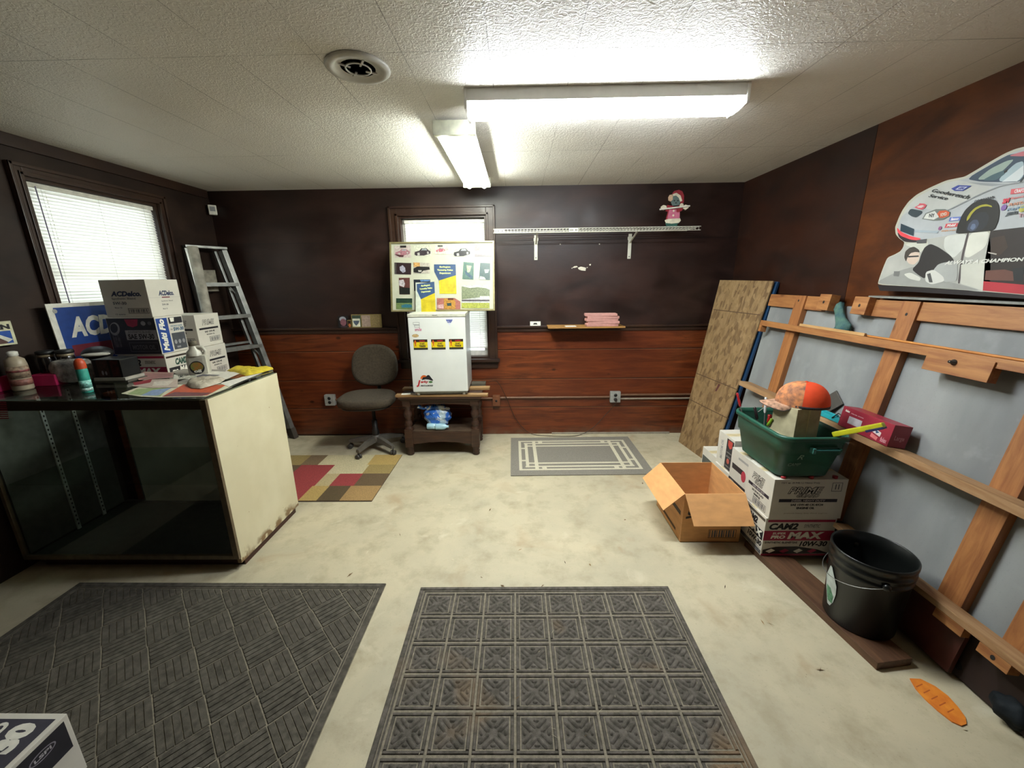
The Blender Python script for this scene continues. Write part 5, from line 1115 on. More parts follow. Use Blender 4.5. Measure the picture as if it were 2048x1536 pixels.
for (q4, col, s_) in (([(728, 780), (825, 770), (835, 738), (740, 745)], '#5a6cb0', 'Sunoco'), ([(693, 835), (800, 825), (812, 792), (705, 800)], '#c24a50', 'Mobil'), ([(1255, 550), (1480, 520), (1480, 480), (1262, 505)], '#c95058', 'CRAFTSMAN')):
    mb.poly(Fz, cz(q4), M(col, .5), .0034); c4 = [(sum(p[0] for p in q4)/4, sum(p[1] for p in q4)/4)]*4; tx(s_, [tuple(c4[0][j]+(p[j]-c4[0][j])*.7 for j in (0, 1)) for p in q4], '#d6d0d0', .04, .2, .0039)
tx('simple green', [(665, 872), (790, 862), (790, 845), (668, 852)], '#c08a5c', .02); mb.ell(Fz, *cz([(653, 838)])[0], 0.0074, 0.0087, M('#8f4a7c', .5), .0034, 14)
tx('3M', [(1185, 632), (1245, 618), (1255, 575), (1190, 590)], '#c22a40', .08, .2); tx('Remington', [(1255, 600), (1480, 560), (1480, 535), (1262, 575)], '#c86a6a', .03, .1); tx('PLASTI-KOTE', [(1240, 650), (1480, 615), (1480, 590), (1250, 625)], '#c08060', .04)
mb.ell(Fz, *cz([(1199, 662)])[0], 0.0099, 0.0118, M('#7a5a9c', .5), .0034, 16); tx('Raybestos', [(1225, 700), (1480, 650), (1480, 625), (1230, 668)], '#6f8aa0', .03, .1); tx('JESEL', [(1210, 740), (1325, 722), (1328, 690), (1222, 705)], '#3a4248', .06, .2)
mb.ell(Fz, *cz([(1358, 672)])[0], 0.0112, 0.0124, M('#a8a23c', .5), .0034, 16); tx('Tracker', [(1325, 750), (1480, 720), (1480, 690), (1330, 715)], '#b07a84', .03)
pr('printed_photo', [([(345, 975), (540, 935), (690, 905), (890, 880), (1080, 860), (1080, 1390), (800, 1358), (400, 1332), (122, 1315), (165, 1180), (205, 1095), (265, 1068), (315, 1040)], '#a8a8a2'),
  ([(345, 975), (540, 938), (550, 975), (480, 1050), (440, 1020), (400, 1000)], '#bfc0b4'), ([(690, 905), (880, 880), (850, 1010), (760, 1100), (680, 1010)], '#c6c8c2'), ([(880, 880), (900, 878), (850, 1080), (820, 1310), (800, 1310), (830, 1080)], '#4c4444'), ([(900, 878), (1078, 862), (1040, 1000), (900, 1090), (855, 1080)], '#cfcfc4'), ([(830, 1150), (1035, 1100), (1015, 1370), (825, 1310)], '#bcbcb2'),
  ([(130, 1285), (300, 1200), (450, 1160), (520, 1260), (800, 1310), (1010, 1372), (800, 1358), (400, 1332), (124, 1312)], '#8f908c'),
  ([(350, 1075), (370, 1020), (420, 998), (460, 1020), (480, 1060), (470, 1110), (430, 1150), (380, 1140)], '#cdb8a8'), ([(345, 1085), (355, 1035), (390, 1005), (430, 995), (470, 1020), (480, 1045), (440, 1040), (400, 1050), (375, 1085), (360, 1125)], '#3c352f'), ([(375, 1075), (470, 1070), (470, 1082), (380, 1088)], '#2b2a2a'),
  ([(490, 1060), (520, 1000), (570, 970), (640, 1000), (740, 1070), (770, 1110), (760, 1150), (600, 1190), (520, 1270), (470, 1240), (410, 1190), (470, 1130)], '#221e1e'),
  ([(640, 1140), (800, 1110), (800, 1290), (690, 1300), (640, 1230), (590, 1200)], '#9fa19e'), ([(530, 1210), (600, 1190), (680, 1250), (690, 1290), (580, 1320), (525, 1290)], '#c4c4be'), ([(540, 1230), (570, 1220), (590, 1300), (560, 1300)], '#4a4a4a'), ([(340, 1230), (400, 1215), (490, 1260), (480, 1290), (390, 1270)], '#c2c2ba'), ([(260, 1205), (310, 1205), (300, 1250), (255, 1245)], '#6d6e6c')], 'printed black and white picture of a person in a dark shirt bending over parts')
pr('printed_panel', [([(1080, 860), (1365, 828), (2000, 790), (2000, 1500), (1365, 1402), (1010, 1370), (1035, 1100)], '#221815'),
  ([(1010, 1370), (1020, 1290), (1365, 1320), (2000, 1400), (2000, 1500), (1365, 1402)], '#a82834'), ([(1040, 1200), (1200, 1190), (1365, 1230), (2000, 1290), (2000, 1330), (1365, 1290), (1030, 1280)], '#5f3a30'), ([(1090, 920), (1200, 900), (1230, 1000), (1150, 1080), (1080, 1050)], '#35241a'), ([(1060, 1040), (1135, 1055), (1130, 1065), (1060, 1050)], '#b0a8a0'), ([(1270, 1180), (1365, 1170), (1365, 1290), (1280, 1290)], '#16181c')], 'printed dark panel with red foot', .0004, False)
mb = MB(); mb.text(Fz, 'ALWAYS A CHAMPION', 0, 0, 0, 0, M('#cfcfc8', .4), .0028, .04, .3, quad=cz([(688, 1152), (1375, 1118), (1375, 1085), (700, 1118)])); mb.build('slogan_lettering', t)

# ---------------------------------------------------------------- strand board sheets leaning in the right corner
T1 = on(1440, 560, 1, 3.93); T2 = on(1546, 562, 0, 2.045); T2 = Vector((2.02, T2.y, T2.z)); B1 = on(1357, 883, 2, .005); B2 = on(1420, 925, 2, .005)
Uh = (T2-T1).normalized(); V0 = (T1-B1); Vv = V0-Uh*V0.dot(Uh); Vv.normalize()
t = thing('strand_board', 'tall strand board leaning in the right back corner behind the cartons', 'board', tuple(B1))
OSB = m_osb()
def lb(p): return tuple(Vector(p)-B1)
nb = Uh.cross(Vv);  nb = nb if nb.x < 0 else -nb
Fo = Fr((0, 0, 0), tuple(Uh), tuple(Vv)); sg = 1 if Fo.N.x < 0 else -1
Fow = Fr(tuple(B1), tuple(Uh), tuple(Vv))
q4 = [Fow.px(*p) for p in ((1357, 883), (1421, 930), (1547, 562), (1440, 560))]
mb = MB(); mb.prism(Fo, q4, 0 if sg > 0 else 0, -.011*sg, OSB) if sg < 0 else mb.prism(Fo, q4, -.011, 0, OSB)
def ol(px0, py0, px1, py1, w=1.6):
    a = Fow.px(px0, py0-w/2); b = Fow.px(px1, py1-w/2); c = Fow.px(px1, py1+w/2); d = Fow.px(px0, py0+w/2); mb.poly(Fo, [a, b, c, d], M('#4a341e', .7), .0006)
LN = [(1427, 619, 1521, 630), (1392, 746, 1476, 780), (1378, 798, 1458, 838)]
def edge(a, b, f): return a[0]+(b[0]-a[0])*f, a[1]+(b[1]-a[1])*f
for a in LN: ol(*a)
mb.poly(Fo, Fow.pxs([(1430, 782), (1433, 783), (1441, 769), (1437, 768)]), M('#4a1a1c', .6), .0008)
mb.build('board', t)
t = thing('blue_edged_board', 'thin board with dark blue edge just behind the strand board', 'board', tuple(B1+Vector((.04, -.01, 0))))
Fo2 = Fr((-.04+.02, .01-.005, 0), tuple(Uh), tuple(Vv)); ww = max(p[0] for p in q4); hh_ = q4[3][1]
mb = MB(); q5 = [(q4[0][0]+.05, q4[0][1]), (q4[1][0]+.006, q4[1][1]), (q4[2][0]+.006, q4[2][1]-.004), (q4[3][0]+.05, q4[3][1]-.004)]
BLE = M('#173a5c', .5, var=.05); mb.prism(Fo2, q5, -.028, -.011, BLE); mb.build('board', t)

# ---------------------------------------------------------------- carton stacks, right
PX0, PX1 = 1.388, 1.782
def d_c2(m_, f, w, d, h):
    cam2(m_, f['front'], w, h, CAMR)
    F = f['left']; m_.rect(F, d*.02, h*.88, d*.98, h*.95, M('#4a443c', .6), .0005); m_.text(F, 'CAM2', d*.25, h*.66, d*.72, h*.84, INK, .0006, .06, .25); m_.rect(F, d*.0, h*.38, d*.97, h*.62, INK, .0005); m_.text(F, 'MAX', d*.35, h*.42, d*.95, h*.6, PAPER, .0009, .06, .2)
    m_.text(F, '10W-30', d*.42, h*.2, d*.97, h*.35, INK, .0006, .05, .2); m_.rect(F, d*.05, h*.02, d*.98, h*.12, GREY, .0006); m_.outl(F, d*.6, h*.05, d*.92, h*.16, .003, LGREY, .0009)
carton('white and crimson oil carton at the foot of the front stack, behind the black bucket', PX0, PX1, 1.995, 2.245, .0405, .243, d_c2)
def d_pg(m_, f, w, d, h):
    prime(m_, f['front'], w, h); m_.text(f['front'], '12/1 qt. (0.946 L) Heavy Duty', w*.1, h*.89, w*.62, h*.94, GREY, .0006, .02)
    F = f['front']; m_.outl(F, w*.79, h*.7, w*.93, h*.92, .003, GREY, .0006); m_.rect(F, w*.835, h*.75, w*.85, h*.88, GREY, .0006); m_.rect(F, w*.875, h*.75, w*.89, h*.88, GREY, .0006)
    m_.text(F, 'protects heavy duty diesel engines', w*.2, h*.12, w*.8, h*.16, M('#9a907e', .6), .0006, .01)
    F = f['left']; prime(m_, F, d, h); barcode(m_, F, d*.35, h*.05, d*.85, h*.22)
carton('white diesel oil carton under the green tote', PX0+.008, PX1+.012, 1.99, 2.24, .284, .242, d_pg, rz=.0)
CAPR = M('#9c1a24', .4)
for k, x_ in enumerate((1.45, 1.60, 1.73)):
    t = thing('oil_bottle', ('red bottle cap at the left front of the white diesel oil carton', 'red bottle cap at the middle front of the white diesel oil carton', 'red bottle cap at the right front of the white diesel oil carton')[k], 'bottle', (x_, 2.006, .5265), group='red caps under the green tote')
    mb = MB(); mb.lathe([(.0001, 0), (.0125, 0), (.0125, .013), (.0001, .014)], CAPR, 16); mb.build('cap', t)
DKP = M('#2c2a2e', .5)
def d_side(kind):
    def f_(m_, f, w, d, h):
        F = f['left']
        if kind == 0:
            m_.rect(F, d*.55, h*.03, d*.97, h*.93, DKP, .0005); m_.poly(F, [(d*.62, h*.9), (d*.9, h*.9), (d*.88, h*.72), (d*.76, h*.66), (d*.64, h*.74)], M('#b8453c', .5), .0008); m_.ell(F, d*.74, h*.28, d*.08, h*.08, M('#b85a4c', .5), .0008); m_.text(F, 'synthetic', d*.6, h*.5, d*.9, h*.56, LGREY, .0008, .02); m_.text(F, 'SAE 5W-20', d*.6, h*.38, d*.86, h*.44, LGREY, .0008, .02); m_.text(F, 'motor oil', d*.6, h*.1, d*.93, h*.15, LGREY, .0008, .02)
            m_.text(F, 'MOTOR OIL', 0, 0, 0, 0, LGREY, .0006, .04, quad=[(d*.35, h*.2), (d*.35, h*.8), (d*.2, h*.8), (d*.2, h*.2)])
        elif kind == 1:
            m_.poly(F, [(d*.1, h*.6), (d*.75, h*.6), (d*.78, h*.45), (d*.12, h*.45)], DKP, .0005); m_.ell(F, d*.76, h*.45, d*.12, h*.15, M('#b03a4a', .5), .0009); m_.rect(F, 0, h*.05, d*.98, h*.16, DKP, .0005); m_.text(F, 'premium', d*.1, h*.07, d*.3, h*.13, LGREY, .0008, .02); m_.rect(F, d*.4, h*.8, d*.95, h*.86, LGREY, .0005)
        else:
            m_.rect(F, d*.04, h*.1, d*.96, h*.8, M('#4a4f4c', .5), .0005); m_.ell(F, d*.8, h*.35, d*.08, h*.12, M('#b0403c', .5), .0009); m_.text(F, 'motor oil', d*.15, h*.4, d*.6, h*.6, LGREY, .0008, .03)
    return f_
XS = 1.45
carton('white carton with dark stripe and red disc behind the diesel oil carton', XS-.03, XS+.27, 2.262, 2.475, .262, .245, d_side(1))
carton('white carton with black panel and orange badge, tallest at the back of the row', XS-.01, XS+.27, 2.49, 2.70, .302, .24, d_side(0))
carton('lower carton under the one with the red disc', XS-.02, XS+.27, 2.265, 2.475, .01, .25, d_side(2))
carton('lower carton under the one with the orange badge', XS-.02, XS+.27, 2.485, 2.69, .01, .29, d_side(2))
carton('grey-panelled low carton at the back end of the row by the strand board', XS-.0, XS+.22, 2.705, 2.93, .005, .31, d_side(2))
# plank under the stack
PLK = wood('#402718', '#63452e', ax='x', sc=3)
a = on(1530, 1118, 2, .038); b = on(1756, 1326, 2, .038)
d_ = (b-a); d_.z = 0; an = math.atan2(d_.y, d_.x); n_ = Vector((d_.y, -d_.x, 0)).normalized(); n_ = -n_ if n_.x < 0 else n_
mb = MB(); mb.box(-.17, d_.length, 0, .165, 0, .037, PLK, .003); o = mb.build('plank'); o.location = (a.x, a.y, .0005); o.rotation_euler = (0, 0, an)
tag(o, 'thick brown plank on the floor under the carton stack and bucket', 'plank')

# ---------------------------------------------------------------- green tote with cap, box and tools
GR = M('#1b5040', .42, var=.1, sc=9, bump=.08); GR2 = M('#184535', .42)
tx0, tx1, ty0, ty1, tz0, tz1 = 1.375, 1.735, 1.94, 2.45, .542, .79
t = thing('storage_tote', 'open dark green plastic tote on the front stack of cartons', 'tote', ((tx0+tx1)/2, (ty0+ty1)/2, tz0))
hw, hd, th = (tx1-tx0)/2, (ty1-ty0)/2, tz1-tz0
def rring(w, d, r, z, n=6):
    o_ = []
    for qx, qy, a0 in ((1, 1, 0), (-1, 1, 90), (-1, -1, 180), (1, -1, 270)):
        for k in range(n+1):
            a = math.radians(a0+90*k/n); o_.append((qx*(w-r)+r*math.cos(a), qy*(d-r)+r*math.sin(a), z))
    return o_
def loft(m_, rings, mat, cap0=True, cap1=False, sm=True):
    n = len(rings[0]); vs = [p for r_ in rings for p in r_]
    m_.add(vs, [(i*n+k, i*n+(k+1) % n, (i+1)*n+(k+1) % n, (i+1)*n+k) for i in range(len(rings)-1) for k in range(n)], mat, sm)
    if cap0: m_.add(rings[0], [list(range(n))[::-1]], mat)
    if cap1: m_.add(rings[-1], [list(range(n))], mat)
mb = MB(); k1 = .8
R_ = [rring(hw*k1, hd*.76, .05, 0), rring(hw*.91, hd*.9, .06, th*.55), rring(hw*.94, hd*.93, .06, th*.56), rring(hw*.97, hd*.975, .06, th*.9)]
loft(mb, R_, GR); loft(mb, [rring(hw*.96, hd*.965, .058, th*.9), rring(hw*.78, hd*.74, .05, .006)], GR2, False, False); loft(mb, [rring(hw*.78, hd*.74, .05, .006)]*1+[rring(hw*.01, hd*.01, .001, .006)], GR2, False); mb.build('tote_body', t)
mb = MB(); loft(mb, [rring(hw*.965, hd*.97, .06, th*.9), rring(hw*1.02, hd*1.015, .065, th*.9), rring(hw*1.03, hd*1.02, .068, th*.97), rring(hw*1.01, hd*1.01, .065, th), rring(hw*.96, hd*.965, .06, th), rring(hw*.955, hd*.962, .058, th*.9)], GR, False); mb.build('rim', t)
mb = MB(); mb.box(-.02, .105, -hd-.016, -hd*.97, th*.72, th*.745, M('#2f6a68', .4), .003); mb.box(-.035, -.02, -hd-.018, -hd*.96, th*.66, th*.78, M('#3f7a74', .4), .003); mb.box(.105, .115, -hd-.016, -hd*.97, th*.69, th*.76, GR, .003); mb.build('handle', t)
mb = MB(); Ff = Fr((-hw*.92, -hd*.76-.004, 0), (1, 0, 0), (0, -.28, 1)); CH_ = M('#7d9488', .7); mb.text(Ff, 'R', .085, .12, .115, .15, CH_, .001, -.0, .3); mb.text(Ff, 'CAMP', .05, .075, .115, .095, CH_, .001, -.0, .2); mb.build('chalk_writing', t)
# grey-beige box in the tote
BG = M('#8e8672', .6, var=.05); BG2 = M('#a59c7e', .6)
bx0, bx1, by0, by1, bz0, bz1 = 1.545-.11, 1.70-.01, 2.03, 2.17, .66, .865
mb = MB(); wb = on(1592, 820, 1, 2.06)
t = thing('beige_box', 'plain beige cardboard box standing in the tote under the orange cap', 'box', (1.56, 2.08, .549), (0, 0, math.radians(14)))
mb = MB(); mb.box(-.075, .085, -.02, .13, 0, .36, BG2, .003); mb.rect(Fr((-.075, -.02, 0), (1, 0, 0), (0, 0, 1)), .078, .01, .083, .355, M('#c2b684', .6), .0006); mb.build('body', t)
# cap
t = thing('hunting_cap', 'blaze orange and camouflage cap resting on the beige box', 'cap', (1.575, 2.13, .9105), (0, 0, math.radians(-30)))
ORF = M('#d8451a', .8, var=.06, sc=12, bump=.3); CAMO = M('#cf8450', .85, var=.3, sc=38, bump=.2, col2='#6f4f42', detail=3); CAM_B = M('#c09478', .85, var=.3, sc=46, col2='#6a5040', detail=3)
def capdome(m_, mat, a0, a1, n=20, m=10):
    vs = []
    for i in range(m+1):
        th_ = math.pi/2*(1-i/m)
        for k in range(n+1):
            a = a0+(a1-a0)*k/n; r_ = math.sin(th_)**.8; vs.append((.122*r_*math.cos(a)*(1.08 if math.cos(a) < 0 else 1), .098*r_*math.sin(a), .13*math.cos(th_)**.85))
    m_.add(vs, [(i*(n+1)+k, i*(n+1)+k+1, (i+1)*(n+1)+k+1, (i+1)*(n+1)+k) for i in range(m) for k in range(n)], mat, True)
mb = MB(); capdome(mb, ORF, math.radians(-95), math.radians(95)); mb.build('back_panels', t)
mb = MB(); capdome(mb, CAMO, math.radians(95), math.radians(265)); mb.build('front_panel', t)
mb = MB(); mb.blob((0, 0, .13), (.008, .008, .005), ORF, 10, 6); mb.build('top_button', t)
mb = MB(); vs = []; n_ = 17
for r_ in range(6):
    for k in range(n_):
        a = math.radians(105+150*k/(n_-1)); s_ = r_/5; L_ = .12
        x_ = math.cos(a)*L_-s_*.085*(1-.35*abs(math.sin(a))**3); y_ = math.sin(a)*.096*(1-.12*s_); vs.append((x_, y_, .012-.018*s_-.030*(y_/.096)**2*s_))
mb.add(vs, [(r_*n_+k, r_*n_+k+1, (r_+1)*n_+k+1, (r_+1)*n_+k) for r_ in range(5) for k in range(n_-1)], CAM_B, True)
mb.add([(x_, y_, z_-.004) for x_, y_, z_ in vs], [(r_*n_+k, (r_+1)*n_+k, (r_+1)*n_+k+1, r_*n_+k+1) for r_ in range(5) for k in range(n_-1)], M('#23262c', .8), True); mb.build('brim', t)
mb = MB(); mb.lathe([(.1215, -.001), (.123, .0), (.123, .012), (.1215, .013)], M('#2b2a30', .8), 30, sy=.8); mb.build('sweatband', t)
# yellow tool across the tote rim
mb = MB(); p0 = Vector((1.645, 1.97, .797)); p1 = on(1768, 850, 1, 1.80); 
YT = M('#b5b21c', .45, var=.06); d_ = (p1-p0)
mb.bar((0, 0, 0), tuple(d_), .03, .026, YT, (0, 0, 1), .006); mb.bar(tuple(d_*.7+Vector((0, 0, -.016))), tuple(d_*1.03+Vector((0, 0, -.014))), .036, .012, M('#1f2350', .5), (0, 0, 1), .003); o = mb.build('yellow_handle'); o.location = p0
tag(o, 'yellow-handled tool lying over the right rim of the green tote', 'tool')
TOOLS = [((1.43, 2.38, .70), (1.395, 2.43, .86), .007, '#8f1c20', 'red screwdriver standing tallest at the back left corner of the tote', 'screwdriver'), ((1.50, 2.28, .68), (1.515, 2.33, .86), .0065, '#b4b4b0', 'slim clear-handled screwdriver in the tote left of the cap', 'screwdriver'), ((1.49, 2.30, .66), (1.45, 2.32, .80), .008, '#2a2224', 'dark screwdriver handle leaning in the tote beside the red one', 'screwdriver'),
         ((1.50, 2.24, .68), (1.485, 2.22, .785), .011, '#a82424', 'thick red tool handle among the screwdrivers', 'tool'), ((1.52, 2.25, .68), (1.525, 2.22, .79), .011, '#c2461c', 'orange tool handle at the front of the screwdrivers', 'tool'), ((1.50, 2.36, .76), (1.61, 2.38, .83), .006, '#c06a1c', 'orange and black tool pointing right behind the screwdrivers', 'tool'), ((1.46, 2.22, .68), (1.475, 2.18, .775), .008, '#7d9c2c', 'small lime green handle near the left rim of the tote', 'tool')]
for a, b, r_, c, lab, cat in TOOLS:
    a = Vector(a)+Vector((-.02, 0, .03)); b = Vector(b)+Vector((-.02, 0, .035)); r_ *= 1.15; t = thing('screwdriver' if cat == 'screwdriver' else 'hand_tool', lab, cat, tuple(a)); v = b-a; mb = MB()
    mb.tube([(0, 0, 0), tuple(v*.5)], .003, ALU, 8); mb.build('shaft', t); mb = MB(); mb.tube([tuple(v*.5), tuple(v*.55), tuple(v*.75), tuple(v*.8), tuple(v*.97), tuple(v)], [r_*.7, r_, r_, r_*.8, r_, r_*.5], M(c, .25, var=.08), 12); mb.build('grip', t)
mb = MB(); mb.bar((0, 0, 0), (.03, -.03, .13), .07, .018, M('#3c2a20', .6, bump=.3), (1, 1, 0), .003); o = mb.build('leather_pouch'); o.location = (1.50, 2.26, .62); tag(o, 'dark brown leather sheath in the tote left of the beige box', 'pouch')
mb = MB(); mb.blob((0, 0, .03), (.06, .07, .05), M('#8f8a74', .8, bump=.5), 16, 10, lambda d: 1+.15*math.sin(8*d.x+5*d.y)); o = mb.build('cream_cloth'); o.location = (1.49, 2.17, .67); tag(o, 'crumpled cream cloth in the tote near the left rim', 'cloth')
t_fill = MB(); t_fill.box(-.1, .12, .02, .14, 0, .13, M('#23211f', .8, var=.4, sc=25, bump=.8), .02); o = t_fill.build('tool_bag'); o.location = (1.55, 2.22, .549) ; tag(o, 'dark tool bag filling the bottom of the tote', 'bag')

# ---------------------------------------------------------------- open brown carton
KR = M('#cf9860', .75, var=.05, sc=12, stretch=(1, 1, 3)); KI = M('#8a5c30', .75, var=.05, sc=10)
t = thing('open_carton', 'open brown cardboard carton with folded-out flaps on the floor', 'box', (1.18, 2.385, 0.001))
hw, hd, h_ = .182, .215, .335
mb = MB(); tk = .004
for a in ((-hw, hw, -hd, -hd+tk), (-hw, hw, hd-tk, hd), (-hw, -hw+tk, -hd+tk, hd-tk), (hw-tk, hw, -hd+tk, hd-tk)): mb.box(*a, 0, h_, KR)
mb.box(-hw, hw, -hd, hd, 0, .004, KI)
Ff = Fr((-hw, -hd, 0), (1, 0, 0), (0, 0, 1)); mb.poly(Ff, [(.02, .165), (.02, .18), (.26, .245), (.30, .23)], M('#3c2c1a', .7), .0006); mb.text(Ff, 'STABIL', .03, .19, .2, .26, INK, .0006, .06, .2); barcode(mb, Ff, .17, .03, .34, .09)
Fl_ = Fr((-hw, hd, 0), (0, -1, 0), (0, 0, 1)); mb.poly(Fl_, [(.2, .17), (.2, .2), (.40, .2), (.40, .17)], M('#3c2c1a', .7), .0006); mb.rect(Fl_, .1, .03, .35, .05, M('#5a4020', .7), .0006)
mb.build('body', t)
def flap(p0, p1, out, L_, nm='flap'):
    m_ = MB(); p0 = Vector(p0); p1 = Vector(p1); out = Vector(out).normalized(); nn = (p1-p0).cross(out).normalized()*.0035
    ins = (p1-p0).normalized()*.006
    v = [p0+ins*.3, p1-ins*.3, p1-ins+out*L_, p0+ins+out*L_]; v2 = [a+nn for a in v]
    m_.add(v+v2, [(0, 1, 2, 3), (7, 6, 5, 4), (0, 4, 5, 1), (1, 5, 6, 2), (2, 6, 7, 3), (3, 7, 4, 0)], KR); return m_.build(nm, t)
flap((-hw, -hd, h_), (hw, -hd, h_), (.08, -.62, -.78), .185); flap((-hw, hd, h_), (-hw, -hd, h_), (-.72, 0, -.69), .165)
flap((hw, -hd, h_), (hw, hd, h_), (.16, 0, -1), .17); flap((hw, hd, h_), (-hw, hd, h_), (0, .16, -1), .18)

# ---------------------------------------------------------------- black bucket
BK = M('#101211', .32, var=.1, sc=8, spec=.5)
t = thing('bucket', 'black plastic five gallon bucket with wire handle on the plank', 'bucket', (1.59, 1.565, .038))
mb = MB(); mb.lathe([(.0001, 0), (.128, 0), (.132, .004), (.145, .27), (.150, .275), (.150, .285), (.146, .288), (.147, .305), (.152, .31), (.152, .322), (.148, .325), (.149, .345), (.153, .35), (.153, .366), (.148, .368), (.145, .366), (.1445, .3), (.128, .01), (.0001, .006)], BK, 56); mb.build('bucket_body', t)
ang = math.radians(215)
mb = MB(); P_ = []
for k in range(21):
    a = math.radians(70)+math.radians(180)*k/20; s_ = math.sin(math.pi*k/20); P_.append((.158*math.cos(a)*(1+.03*s_), .158*math.sin(a)*(1+.03*s_), .29-.07*s_))
mb.tube(P_, .0017, M('#8d8d88', .35, .8), 6); mb.build('wire_handle', t)
for a in (70, 250):
    a = math.radians(a); mb = MB(); mb.blob((.152*math.cos(a), .152*math.sin(a), .29), (.016, .016, .018), BK, 12, 8); mb.build('handle_ear', t)
mb = MB()
def cyl(u, z, r=.1475): a = math.radians(u-32); rr = r-.015*(.27-z)/.27+.0; return (rr*math.cos(a), rr*math.sin(a), z)
def patch(m_, U, mat, dr):
    n = 8; vs = []; 
    for z, a0, a1 in U: vs += [cyl(a0+(a1-a0)*k/n, z, .1465+dr) for k in range(n+1)]
    m_.add(vs, [(i*(n+1)+k, i*(n+1)+k+1, (i+1)*(n+1)+k+1, (i+1)*(n+1)+k) for i in range(len(U)-1) for k in range(n)], mat)
patch(mb, [(.06, 203, 210), (.09, 199, 216), (.14, 190, 219), (.18, 184, 218), (.21, 190, 212), (.255, 197, 202)], M('#b4bdb8', .5), .0012); patch(mb, [(.08, 203, 214), (.12, 196, 215), (.15, 194, 206)], M('#4c7a5c', .5, var=.3, sc=60), .002); mb.build('torn_label', t)

# orange leaf-shaped mat on the floor
Fg = Fr((0, 0, 0), (1, 0, 0), (0, 1, 0))
LP = Fg.pxs([(718, 1292), (770, 1295), (840, 1330), (900, 1375), (950, 1430), (985, 1480), (990, 1510), (965, 1520), (920, 1500), (850, 1445), (790, 1390), (745, 1340)], 2.4, 1520, 820)
ORG = M('#c4641c', .6, var=.12, sc=22, col2='#e08a2a'); mb = MB(); mb.prism(Fg, LP, .0005, .005, ORG); cx_ = sum(p[0] for p in LP)/len(LP); cy_ = sum(p[1] for p in LP)/len(LP)
for k in range(5):
    a = LP[0]; b = LP[6]; f_ = .2+.14*k; mx_ = a[0]+(b[0]-a[0])*f_; my_ = a[1]+(b[1]-a[1])*f_; mb.poly(Fg, [(mx_-.018, my_-.004), (mx_-.018, my_), (mx_+.018, my_+.012), (mx_+.018, my_+.008)], M('#a8501a', .6), .0054)
tag(mb.build('leaf_shaped_cutout', at=(cx_, cy_, .0005)), 'flat orange leaf-shaped piece lying on the concrete at lower right', 'cutout')
# dark junk below the frame
rnd = random.Random(4)
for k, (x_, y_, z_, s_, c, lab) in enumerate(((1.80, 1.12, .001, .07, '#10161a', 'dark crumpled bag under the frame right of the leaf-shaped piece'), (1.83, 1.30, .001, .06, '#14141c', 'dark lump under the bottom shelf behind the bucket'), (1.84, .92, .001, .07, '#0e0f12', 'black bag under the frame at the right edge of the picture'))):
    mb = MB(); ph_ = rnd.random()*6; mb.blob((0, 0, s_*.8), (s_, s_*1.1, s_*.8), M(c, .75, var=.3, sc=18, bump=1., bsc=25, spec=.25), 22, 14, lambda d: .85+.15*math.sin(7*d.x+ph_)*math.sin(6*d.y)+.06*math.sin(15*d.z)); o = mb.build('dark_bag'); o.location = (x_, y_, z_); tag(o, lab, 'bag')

# ---------------------------------------------------------------- rugs and mats
def rug(name, label, cat, P, th_, parts): pass
t = thing('geometric_rug', 'small rug of red, brown and beige rectangles by the office chair', 'rug', (-1.65, 3.07, 0))
mb = MB(); RX0, RX1, RY0, RY1 = -2.22, -1.113, 2.655, 3.475
mb.box(RX0+1.65, RX1+1.65, RY0-3.07, RY1-3.07, .0005, .006, M('#4a3c30', .9)); mb.build('rug_base', t)
RC = dict(b='#5a4830', r='#8a3434', t='#a89870', l='#b5aa88', g='#8c7848', o='#a58a50', d='#4f4028', w='#94764a', k='#6e5a40')
rows = [(2.66, 2.88, [(-2.22, -1.675, 'r'), (-1.675, -1.535, 'o'), (-1.535, -1.36, 'd'), (-1.36, -1.113, 'w')]), (2.88, 3.09, [(-2.22, -1.66, 'r'), (-1.66, -1.54, 't'), (-1.54, -1.34, 'r'), (-1.34, -1.113, 'b')]),
        (3.09, 3.26, [(-2.22, -1.965, 'b'), (-1.965, -1.66, 'r'), (-1.66, -1.35, 'l'), (-1.35, -1.113, 'g')]), (3.26, 3.47, [(-2.22, -1.98, 'g'), (-1.98, -1.82, 'k'), (-1.82, -1.37, 'l'), (-1.37, -1.113, 'o')])]
mb = MB()
for y0, y1, cs_ in rows:
    for a, b, c in cs_: mb.box(a+1.65, b+1.65, y0-3.07, y1-3.07, .006, .0095, M(RC[c], .95, var=.12, sc=130, bump=.5, bsc=500))
mb.build('pile', t)
t = thing('grey_rug', 'grey rug with cream interlaced border lines before the back wall', 'rug', (.53, 3.47, 0), (0, 0, math.radians(.8)))
GX, GY = .61, .415
mb = MB(); mb.box(-GX, GX, -GY, GY, .0005, .008, M('#79746a', .95, var=.12, sc=150, bump=.5, bsc=500), .003); mb.build('rug_base', t)
mb = MB(); CRM = M('#bdb69f', .95, var=.06, sc=150)
Fgr = Fr((0, 0, .008), (1, 0, 0), (0, 1, 0)); ax, ay = .535, .325
def ring(x, y, w, l): mb.rect(Fgr, -x, -y, x, -y+w, CRM, l); mb.rect(Fgr, -x, y-w, x, y, CRM, l); mb.rect(Fgr, -x, -y+w, -x+w, y-w, CRM, l); mb.rect(Fgr, x-w, -y+w, x, y-w, CRM, l)
ring(ax, ay, .026, .0006); 
